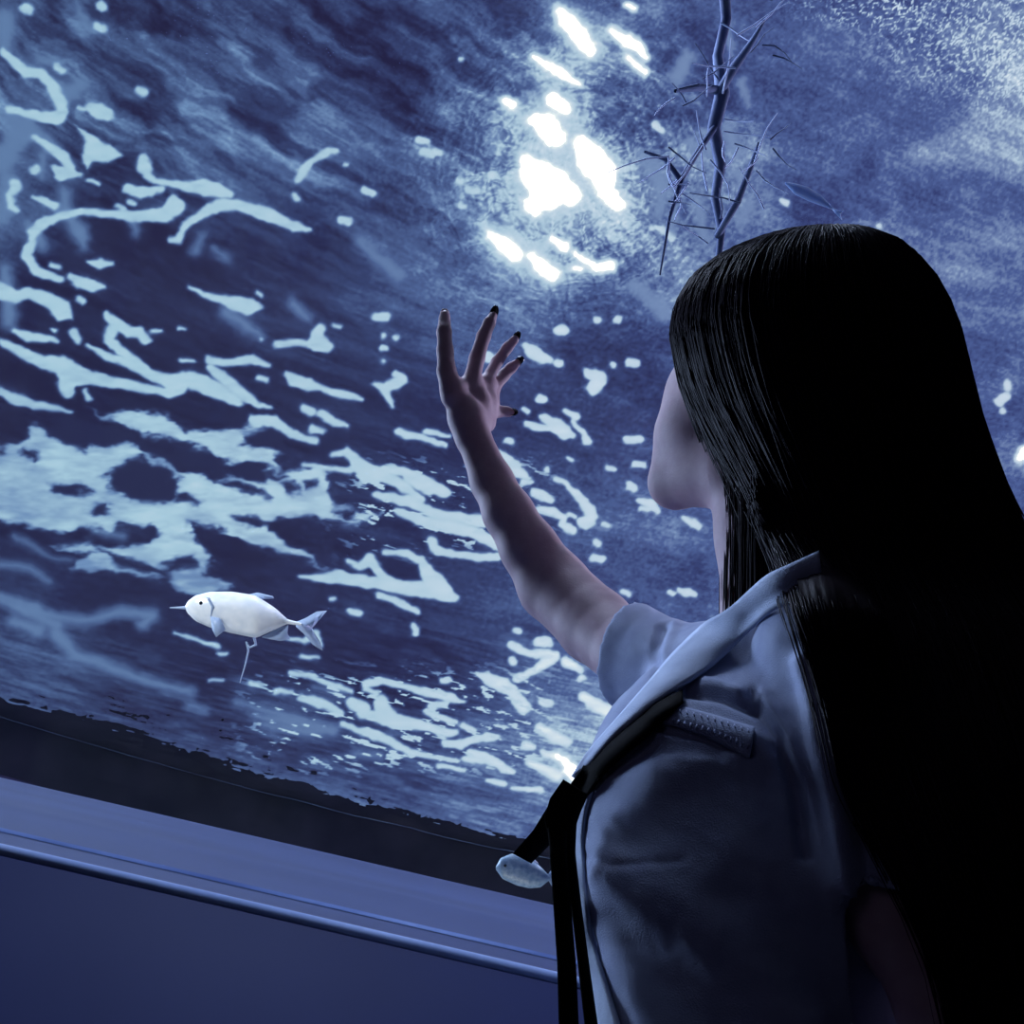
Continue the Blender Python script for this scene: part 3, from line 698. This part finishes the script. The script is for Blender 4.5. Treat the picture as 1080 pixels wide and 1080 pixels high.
cu = [(864, 582), (838, 594), (810, 606), (790, 624), (772, 641), (758, 648), (744, 657), (726, 674), (708, 692), (690, 714), (672, 735), (655, 755), (636, 776), (618, 797), (604, 820)]
cl_ = [(868, 621), (840, 634), (814, 642), (800, 655), (786, 668), (768, 688), (750, 704), (728, 718), (708, 730), (690, 742), (672, 758), (656, 770), (642, 784), (630, 797), (618, 812)]
collar = strip('collar', cu, cl_, M_collar, lift=.010, bulge=.006, thick=.003, cols=11)
def offset_line(up, lo, s0): 
    return [((a[0] * (1 - s0) + b[0] * s0), (a[1] * (1 - s0) + b[1] * s0)) for a, b in zip(up, lo)]
def lift_strip(name, line, half, M, parent, lift):
    p = np.array(line, float); t_ = np.gradient(p, axis=0); t_ /= np.linalg.norm(t_, axis=1, keepdims=True); nn = np.stack([-t_[:, 1], t_[:, 0]], 1)
    return strip(name, [tuple(a) for a in p - nn * half], [tuple(a) for a in p + nn * half], M, lift=lift, bulge=.0008, cols=3, thick=.0008, parent=parent)
M_seam = mat('seam_thread', lin(70, 78, 110), .9, .1)
black = strip('ribbon', [(720, 728), (690, 744), (660, 768), (640, 785), (618, 805), (598, 832), (580, 858)], [(720, 742), (702, 758), (680, 780), (655, 800), (636, 818), (618, 842), (604, 872)], M_black, lift=.008, bulge=.004)

def tail(name, L_, R_, d0, d1, parent, wave=.002):
    n = len(L_); up = [(x, y, d0 + (d1 - d0) * i / (n - 1)) for i, (x, y) in enumerate(L_)]; lo = [(x, y, d0 + .004 + (d1 - d0) * i / (n - 1)) for i, (x, y) in enumerate(R_)]
    return strip(name, up, lo, M_black, follow=False, parent=parent, bulge=.002, wav=0, cols=7, thick=.0012)
dk = surf(625, 850, .74) - .012
tail('ribbon_tail', [(594, 826), (578, 850), (562, 876), (541, 900)], [(612, 850), (596, 868), (580, 890), (560, 910)], dk, dk + .01, black)
tail('ribbon_tail', [(577, 866), (580, 900), (584, 960), (588, 1020), (590, 1110)], [(598, 868), (597, 900), (602, 960), (607, 1020), (611, 1110)], dk - .004, dk - .09, black)
tail('ribbon_tail', [(588, 868), (592, 900), (603, 960), (610, 1020), (620, 1110)], [(608, 866), (606, 900), (613, 960), (621, 1020), (634, 1110)], dk + .002, dk - .085, black)
tail('ribbon_knot', [(594, 822), (580, 842), (574, 862), (578, 882)], [(620, 838), (612, 856), (606, 874), (600, 886)], dk - .008, dk - .008, black)
strip('placket', [(618, 830), (609, 850), (605, 880), (607, 930), (612, 980), (622, 1030), (634, 1100)], [(626, 832), (619, 852), (615, 880), (617, 930), (623, 980), (637, 1030), (660, 1100)], M_collar, lift=.004, bulge=.003, cols=5)
flap = strip('pocket_flap', [(686, 742), (715, 745), (750, 754), (796, 768)], [(680, 758), (712, 766), (748, 778), (790, 800)], M_shirt, lift=.003, bulge=.002, cols=9)
# stitches along the flap
M_thread = mat('pale_thread', lin(150, 158, 190), .8, .2)
def stitches(line, step, ln, w, nrm):
    p = np.array(line, float); L = np.r_[0, np.cumsum(np.hypot(*np.diff(p, axis=0).T))]; out = []
    for s_ in np.arange(0, L[-1], step):
        x, y = np.interp(s_, L, p[:, 0]), np.interp(s_, L, p[:, 1]); x2, y2 = x + nrm[0] * ln, y + nrm[1] * ln
        c = [(x, y), (x + w, y + w * .2), (x2 + w, y2 + w * .2), (x2, y2)]
        out.append([Q(a, b, surf(a, b, .72, .0062)) for a, b in c])
    v = np.array(out).reshape(-1, 3); f = np.arange(len(v)).reshape(-1, 4)
    return v, f
vv, ff = stitches([(690, 755), (715, 759), (750, 768), (792, 786)], 6.5, 5, 1.6, (-.3, 1)); 
v2_, f2_ = stitches([(716, 748), (750, 756), (792, 770)], 7.5, 4, 1.4, (.3, 1))
so = link('stitching', mesh_from('stitching', to_world(np.concatenate([vv, v2_])), np.concatenate([ff, f2_ + len(vv)]), False), M_thread, flap)
so.modifiers.new('t', 'SOLIDIFY').thickness = .0005

# ------------------------------------------------------------------ HAIR
ROWS = [  # y, left, right, depth of middle, half depth
 (239, 856, 884, .862, .012), (243, 822, 912, .862, .035), (250, 795, 932, .860, .055), (264, 762, 956, .858, .075), (285, 735, 976, .856, .090), (315, 717, 994, .852, .102), (350, 711, 1008, .848, .106),
 (400, 722, 1020, .842, .106), (440, 738, 1030, .832, .100), (480, 757, 1040, .822, .094), (520, 776, 1051, .810, .088), (560, 792, 1064, .795, .082), (600, 806, 1080, .778, .095),
 (640, 814, 1096, .758, .115), (680, 820, 1110, .735, .120), (720, 829, 1122, .71, .120), (760, 845, 1132, .685, .118), (800, 862, 1142, .665, .114), (850, 890, 1154, .640, .105), (910, 922, 1166, .615, .095),
 (980, 962, 1178, .590, .068), (1060, 985, 1190, .565, .06), (1160, 1000, 1200, .54, .05)]
RW = np.array(ROWS, float)
RW[:, 0] += 8 * np.clip(1 - np.arange(len(RW)) / 8, 0, 1)
RW[:, 2] -= np.clip(np.arange(len(RW)) * 5, 0, 10)
def hair_pt(t_, u, lift=0.0):
    i = np.arange(len(RW)); y, xl, xr, dc, hd = [np.interp(t_, i, RW[:, k]) for k in range(5)]
    cx = (xl + xr) / 2; hw = (xr - xl) / 2
    pw = 1 - .55 * np.clip((t_ - 8) / 3, 0, 1)          # fuller, flatter fall over the shoulder
    sn = np.sign(np.sin(u)) * np.abs(np.sin(u)) ** pw
    d = dc + (hd + lift) * sn
    X = (cx - 540) / FOC * dc + (hw / FOC * dc + lift) * np.cos(u)
    Y = (540 - y) / FOC * dc
    return np.stack([X, Y + 0 * u, d], -1)
NECK = np.array([(455, 768, 850, .83, .060), (500, 764, 858, .825, .060), (540, 767, 862, .815, .058), (580, 767, 864, .805, .056), (620, 766, 866, .795, .056), (665, 766, 868, .785, .056)])
def neck_pt(t_, u, lift=0.0):
    i = np.arange(len(NECK)); y, xl, xr, dc, hd = [np.interp(t_, i, NECK[:, k]) for k in range(5)]
    cx = (xl + xr) / 2; hw = (xr - xl) / 2
    return np.stack([(cx - 540) / FOC * dc + (hw / FOC * dc + lift) * np.cos(u), (540 - y) / FOC * dc + 0 * u, dc + (hd + lift) * np.sin(u)], -1)
def build_hair():
    rng = np.random.default_rng(3)
    V = []; Fc = []; o = 0
    # underlayer: a ridged sheet, open over the face
    nt, nu = 130, 220
    ts = np.linspace(0, len(RW) - 1, nt)
    us = np.linspace(math.radians(178), math.radians(178 + 268), nu)   # from the left edge round the near side to the far back
    for i, t_ in enumerate(ts):
        close = np.clip((6.2 - t_) / 3.0, 0, 1)
        span = math.radians(262 + 98 * close)
        u = math.radians(178) + (us - us[0]) / (us[-1] - us[0]) * span
        rid = (vnoise(np.arange(nu) * .45 + fbm(np.full(nu, t_ * .3), us * 3, 2, 2) * 2, np.full(nu, t_ * .15), 3) - .5) * .007
        V.append(hair_pt(np.full(nu, t_), u, rid - .004))
    g = np.arange(nt * nu).reshape(nt, nu)
    Fc.append(np.stack([g[:-1, :-1], g[:-1, 1:], g[1:, 1:], g[1:, :-1]], -1).reshape(-1, 4)); o = nt * nu
    # locks tucked behind the collar, close round the neck
    ts = np.linspace(0, 5, 30); us2 = np.radians(np.linspace(165, 380, 90))
    for t_ in ts:
        rid = (vnoise(np.arange(90) * .5, np.full(90, t_ * .2), 3) - .5) * .005
        V.append(neck_pt(np.full(90, t_), us2, rid))
    g = o + np.arange(30 * 90).reshape(30, 90)
    Fc.append(np.stack([g[:-1, :-1], g[:-1, 1:], g[1:, 1:], g[1:, :-1]], -1).reshape(-1, 4)); o += 30 * 90
    for s_ in range(160):
        tt_ = np.linspace(0, 5, 14); uu = math.radians(rng.uniform(168, 330)) + np.radians(1.5 * np.sin(tt_ + rng.uniform(0, 6)))
        p = neck_pt(tt_, uu, rng.uniform(.001, .004)); r = rng.uniform(.0004, .0008)
        V.append(np.stack([p + np.array((math.cos(q) * r, 0, math.sin(q) * r)) for q in (0, 2.094, 4.189)], 1).reshape(-1, 3)); base = o + np.arange(13) * 3
        for c0, c1 in ((0, 1), (1, 2), (2, 0)): Fc.append(np.stack([base + c0, base + c1, base + 3 + c1, base + 3 + c0], -1))
        o += 42
    # locks and single strands lying over it
    NS, K = 2600, 26
    for s_ in range(NS):
        edge = rng.random()
        if edge < .16: u0 = math.radians(178 + rng.normal(0, 3)); 
        elif edge < .36: u0 = math.radians(360 + rng.normal(0, 8))
        else: u0 = math.radians(rng.uniform(170, 440))
        t0 = abs(rng.normal(0, 1.0)) if rng.random() < .75 else rng.uniform(0, 12)
        t1 = len(RW) - 1 if rng.random() < .8 else rng.uniform(max(t0 + 4, 9), len(RW) - 1)
        if edge < .16: t1 = rng.uniform(9, len(RW) - 1)
        tt_ = np.linspace(t0, t1, K); ph = rng.uniform(0, 6, 3); amp = rng.uniform(.3, 1.6)
        uu = u0 + np.radians(amp * (np.sin(tt_ * .5 + ph[0]) * 1.6 + np.sin(tt_ * 1.3 + ph[1]) * .5))
        li = rng.uniform(-.002, .002) + .0012 * np.sin(tt_ * .7 + ph[2])
        if rng.random() < .05: li = li + np.linspace(0, 1, K) ** 2 * rng.uniform(.003, .014)
        p = hair_pt(tt_, uu, li)
        r = rng.uniform(.0003, .0007) * np.clip(np.linspace(5, 0, K), .15, 1)
        tan = np.gradient(p, axis=0); tan /= np.linalg.norm(tan, axis=1, keepdims=True) + 1e-9
        a = np.cross(tan, np.array((0, 0, 1.0))); a /= np.linalg.norm(a, axis=1, keepdims=True) + 1e-9; b = np.cross(tan, a)
        ring = [p + (a * math.cos(q) + b * math.sin(q)) * r[:, None] for q in (0, 2.094, 4.189)]
        V.append(np.stack(ring, 1).reshape(-1, 3))
        base = o + np.arange(K - 1) * 3
        for c0, c1 in ((0, 1), (1, 2), (2, 0)):
            Fc.append(np.stack([base + c0, base + c1, base + 3 + c1, base + 3 + c0], -1))
        o += K * 3
    return mesh_from('hair', to_world(np.concatenate([v.reshape(-1, 3) for v in V])), np.concatenate(Fc))
FRONT = np.array([(540, 800), (570, 818), (600, 838), (640, 848), (680, 862), (740, 880), (787, 890), (849, 904), (884, 928), (940, 958), (1000, 985), (1080, 1010), (1140, 1030)], float)
def front_depth(xs, ys):
    """hair lying on the shirt: just in front of the cloth, never behind the main fall"""
    d = np.array([surf(x, y, .78, np.interp(y, [560, 660, 720], [.045, .040, .007])) for x, y in zip(xs, ys)])
    i = np.interp(ys, RW[:, 0], np.arange(len(RW))); dc = np.interp(i, np.arange(len(RW)), RW[:, 3]); hd = np.interp(i, np.arange(len(RW)), RW[:, 4])
    top = np.clip((ys - 520) / 90, 0, 1)
    return (dc - hd * .5) * (1 - top) + np.minimum(d, dc - hd * .2) * top
def build_front_locks():
    rng = np.random.default_rng(5); V = []; Fc = []; o = 0
    ny, nx = 90, 46; ys = np.linspace(535, 1140, ny); G = np.zeros((ny, nx, 3)); DD = np.zeros((ny, nx))
    XX = np.zeros((ny, nx))
    for i, y in enumerate(ys):
        xe = np.interp(y, FRONT[:, 0], FRONT[:, 1])
        XX[i] = xe + np.linspace(0, 1, nx) ** 1.2 * 170; DD[i] = front_depth(XX[i], np.full(nx, y))
    for _ in range(8):
        DD[1:-1] = np.minimum(DD[1:-1], (DD[:-2] + DD[2:]) / 2 + .0004); DD[:, 1:-1] = (DD[:, :-2] + DD[:, 1:-1] + DD[:, 2:]) / 3
    rid = (vnoise(np.arange(nx)[None] * .9 + ys[:, None] * .002, ys[:, None] / 160 + 0 * XX, 3) - .5) * .004
    for i in range(ny):
        for j in range(nx): G[i, j] = Q(XX[i, j], ys[i], DD[i, j] - .003 + rid[i, j])
    V.append(G.reshape(-1, 3)); g = np.arange(ny * nx).reshape(ny, nx)
    Fc.append(np.stack([g[:-1, :-1], g[:-1, 1:], g[1:, 1:], g[1:, :-1]], -1).reshape(-1, 4)); o = ny * nx
    K = 34
    for s_ in range(620):
        off = rng.normal(0, 7) if s_ < 260 else rng.uniform(0, 150)
        if s_ < 14: off = rng.uniform(-34, -8)
        y0 = rng.uniform(470, 600); y1 = rng.uniform(760, 1140) if s_ > 14 else rng.uniform(650, 860)
        yy = np.linspace(y0, y1, K); ph = rng.uniform(0, 6, 2)
        xx = np.interp(yy, FRONT[:, 0], FRONT[:, 1]) + off * np.clip((yy - 480) / 150, .3, 1) + 2.5 * np.sin(yy / 70 + ph[0]) 
        xx = np.convolve(np.pad(xx, 3, mode='reflect', reflect_type='odd'), np.ones(7) / 7, 'valid')
        dd = front_depth(xx, yy) - rng.uniform(.003, .006); dd = np.convolve(np.pad(dd, 3, mode='edge'), np.ones(7) / 7, 'valid')
        p = np.stack([Q(a, b, c) for a, b, c in zip(xx, yy, dd)]); r = rng.uniform(.0003, .0007) * np.clip(np.linspace(5, 0, K), .2, 1)
        tan = np.gradient(p, axis=0); tan /= np.linalg.norm(tan, axis=1, keepdims=True) + 1e-9
        a = np.cross(tan, np.array((0, 0, 1.0))); a /= np.linalg.norm(a, axis=1, keepdims=True) + 1e-9; b = np.cross(tan, a)
        V.append(np.stack([p + (a * math.cos(q) + b * math.sin(q)) * r[:, None] for q in (0, 2.094, 4.189)], 1).reshape(-1, 3))
        base = o + np.arange(K - 1) * 3
        for c0, c1 in ((0, 1), (1, 2), (2, 0)): Fc.append(np.stack([base + c0, base + c1, base + 3 + c1, base + 3 + c0], -1))
        o += K * 3
    return mesh_from('hair_lock', to_world(np.concatenate(V)), np.concatenate(Fc))
hair = link('hair', build_hair(), M_hair, person)
link('hair_lock', build_front_locks(), M_hair, person)

# ------------------------------------------------------------------ FISH
def fish_mesh(top, bot, d, th, n=40, m=20):
    tp = np.array(top, float); bt = np.array(bot, float)
    xs = tp[0, 0] + (tp[-1, 0] - tp[0, 0]) * (1 - np.cos(np.linspace(0, math.pi, n))) / 2; v = []
    for i, x in enumerate(xs):
        a = np.interp(x, tp[:, 0], tp[:, 1]); b = np.interp(x, bt[:, 0], bt[:, 1]); c = (a + b) / 2; h = (b - a) / 2
        for j in range(m):
            q = 2 * math.pi * j / m
            v.append(Q(x, c - h * math.cos(q), d + th * (h / max(1, (bt[:, 1] - tp[:, 1]).max() / 2)) ** .8 * math.sin(q)))
    f = [(i * m + j, i * m + (j + 1) % m, (i + 1) * m + (j + 1) % m, (i + 1) * m + j) for i in range(n - 1) for j in range(m)]
    f += [(i_, i_, i_, i_) for i_ in ()]
    return mesh_from('body', to_world(np.array(v)), f)
def fin(name, pts, d, M, parent, th=.0015):
    v = [Q(x, y, d + .004 * math.sin(i * 1.7)) for i, (x, y) in enumerate(pts)]
    c = np.mean(v, 0); n = len(v)
    v2 = [c] + v; f = [(0, 1 + i, 1 + (i + 1) % n) for i in range(n)]
    o = link(name, mesh_from(name, to_world(np.array(v2)), f), M, parent)
    sd = o.modifiers.new('s', 'SOLIDIFY'); sd.thickness = th; sd.offset = 0
    return o
def fish(label, at_, d, group=None):
    e = bpy.data.objects.new('fish', None); col.objects.link(e); e.location = P(*at_, d)
    bpy.context.view_layer.update(); tag(e, label, 'fish', group); return e
M_silver = noisy(mat('silver_scales', lin(235, 240, 245), .35, .6), 60, lin(225, 232, 240), lin(248, 250, 252), .2, stretch=(1, 1, 1))
M_fin = mat('pale_fin', lin(170, 190, 222), .4, .4, Alpha=.8)
M_ghost = mat('glassy_fish', lin(120, 150, 205), .3, .5, Alpha=.55)
M_pale = noisy(mat('pale_scales', lin(150, 180, 205), .35, .6, Alpha=.85), 120, lin(120, 155, 190), lin(190, 214, 228), .3)
M_eye = mat('fish_eye', lin(24, 28, 40), .1, .8)
D1 = 2.2
f1 = fish('plump silver fish shining white below the ripples at left', (258, 648), D1)
link('body', fish_mesh([(195, 640), (198, 634), (206, 628), (222, 624), (245, 624), (270, 628), (290, 641), (303, 653), (318, 657)],
                       [(195, 641), (198, 647), (206, 655), (222, 662), (245, 668), (270, 673), (290, 664), (303, 658), (318, 660)], D1, .028), M_silver, f1)
fin('tail_fin', [(312, 656), (322, 652), (334, 645), (345, 644), (337, 652), (326, 659), (331, 668), (338, 678), (340, 686), (330, 680), (320, 668), (312, 661)], D1, M_fin, f1)
fin('dorsal_fin', [(262, 627), (272, 625), (288, 629), (289, 631), (276, 632)], D1, M_fin, f1)
fin('anal_fin', [(276, 672), (290, 664), (304, 659), (303, 668), (306, 674), (296, 676), (284, 674)], D1, M_fin, f1)
fin('pectoral_fin', [(222, 650), (232, 652), (238, 664), (228, 672), (224, 664)], D1 - .03, M_fin, f1)
def tube(name, pts, M, parent=None, seg=6):
    v = []; n = len(pts); w3 = [Q(x, y, d) for x, y, d, r in pts]
    for i, (x, y, d, r) in enumerate(pts):
        t_ = unit(w3[min(i + 1, n - 1)] - w3[max(i - 1, 0)]); a = unit(np.cross(t_, (0.1, 0.2, 1.0))); b = np.cross(t_, a)
        for j in range(seg):
            q = 2 * math.pi * j / seg; v.append(w3[i] + (a * math.cos(q) + b * math.sin(q)) * r * d / FOC)
    f = [(i * seg + j, i * seg + (j + 1) % seg, (i + 1) * seg + (j + 1) % seg, (i + 1) * seg + j) for i in range(n - 1) for j in range(seg)]
    if name is None: return v, f
    return link(name, mesh_from(name, to_world(np.array(v)), f), M, parent)
tube('pelvic_filament', [(268, 672, D1, 1.6), (270, 680, D1, 1.4), (263, 683, D1, 1.4), (260, 677, D1, 1.3), (262, 686, D1, 1.1), (259, 700, D1, .8), (253, 720, D1, .4)], M_fin, f1)
for gx in (0, 1): tube('gill', [(218 + 2 * gx, 630, D1 - .021, .5), (224 + gx, 640, D1 - .0245, 1.2), (222, 652, D1 - .022, .5)], M_fin, f1)
tube('mouth', [(200, 641, D1, 2.4), (190, 641, D1, 1.4), (179, 641, D1, .5)], M_fin, f1)
def ball(name, px, py, d, r, M, parent):
    bm = bmesh.new(); bmesh.ops.create_uvsphere(bm, u_segments=16, v_segments=10, radius=r); me = bpy.data.meshes.new(name); bm.to_mesh(me); bm.free()
    me.transform(Matrix.Translation(Vector(P(px, py, d)))); return link(name, me, M, parent)
ball('eye', 212, 636, D1 - .0185, .0042, M_eye, f1)
D2 = 1.75
f2 = fish('pale oval fish just left of the black ribbon, above the tank edge', (552, 918), D2)
link('body', fish_mesh([(523, 914), (528, 905), (540, 900), (556, 903), (568, 912), (580, 924)], [(523, 917), (530, 927), (545, 934), (558, 937), (570, 936), (580, 928)], D2, .016), M_pale, f2)
fin('tail_fin', [(576, 925), (584, 914), (592, 912), (587, 926), (592, 942), (583, 936)], D2, M_fin, f2)
fin('dorsal_fin', [(545, 902), (556, 898), (568, 911), (556, 905)], D2, M_fin, f2)
ball('eye', 533, 913, D2 - .011, .003, M_eye, f2)
D3 = 2.0
f3 = fish('slim glassy blue fish above the crown of the head', (855, 207), D3)
link('body', fish_mesh([(828, 192), (838, 193), (852, 197), (866, 206), (878, 218)], [(828, 194), (838, 205), (852, 212), (866, 217), (878, 221)], D3, .012), M_ghost, f3)
fin('tail_fin', [(876, 218), (884, 222), (890, 222), (886, 226), (888, 232), (880, 224)], D3, M_ghost, f3)
spot = bpy.data.lights.new('fish_fill', 'SPOT'); spot.energy = 75; spot.spot_size = math.radians(26); spot.spot_blend = .4; spot.shadow_soft_size = .05; spot.color = (.9, .97, 1)  # unseen spot added to whiten the silver fish
sp = bpy.data.objects.new('fish_fill', spot); col.objects.link(sp); sp.location = (-1.5, 1.15, 1.95)
sp.rotation_euler = (Vector(P(258, 648, D1)) - Vector(sp.location)).to_track_quat('-Z', 'Y').to_euler()

# ------------------------------------------------------------------ BRANCH hanging in the tank
M_branch = noisy(mat('sunken_wood', lin(120, 136, 180), .8, .2), 14, lin(54, 64, 100), lin(96, 110, 146), .8)
M_twig = mat('pale_twig', lin(150, 165, 205), .7, .3)
br = bpy.data.objects.new('branch', None); col.objects.link(br); br.location = P(760, 20, 1.9); bpy.context.view_layer.update()
tag(br, 'bare sunken branch with thin twigs hanging down behind the head', 'branch')
DB = 1.9
stems = [[(782, -210, DB - .06, 5), (776, -120, DB - .02, 6), (772, -60, DB, 6), (763, -20, DB, 6.5), (766, 20, DB, 5.5), (757, 60, DB + .02, 5.5), (762, 98, DB, 8), (753, 135, DB, 7), (760, 175, DB + .03, 6), (754, 210, DB, 4.5), (761, 245, DB, 4), (756, 290, DB, 3)],
         [(757, 100, DB, 5), (775, 70, DB - .04, 5), (792, 46, DB - .06, 3.5), (806, 22, DB - .08, 1.5)], [(758, 95, DB, 5), (736, 92, DB - .05, 4), (712, 96, DB - .08, 2)],
         [(756, 250, DB, 3.5), (778, 212, DB - .05, 4), (792, 176, DB - .08, 3), (800, 150, DB - .1, 1)], [(757, 130, DB, 3.5), (736, 160, DB - .04, 3), (718, 190, DB - .07, 3), (706, 230, DB - .08, 2), (696, 290, DB - .08, 1)],
         [(718, 190, DB - .07, 3), (702, 168, DB - .08, 2.5), (680, 160, DB - .1, 1.5)]]
VV = []; FF = []; oo = 0
for st in stems:
    v, f = tube(None, st, None, seg=8); VV += v; FF += [tuple(a + oo for a in q) for q in f]; oo += len(v)
link('stem', mesh_from('stem', to_world(np.array(VV)), FF), M_branch, br)
rg = np.random.default_rng(11)
for k in range(46):
    st = stems[rg.integers(0, len(stems))]; a = st[rg.integers(0, len(st))]; a = a if a[1] > -90 else st[-2]; ang = rg.uniform(0, 6.28); L = rg.uniform(22, 70)
    x, y, d = a[0] + rg.normal(0, 14), a[1] + rg.normal(0, 12), a[2] - rg.uniform(0, .1)
    x = min(max(x, 705), 815); pts = [(x, y, d, 1.0)]
    for j in range(3):
        ang += rg.normal(0, .22); x += math.cos(ang) * L / 3; y += math.sin(ang) * L / 3; pts.append((x, y, d - .02 * j, .9 - .22 * j))
    tube('twig', pts, M_twig if k % 3 else M_branch, br, seg=4)
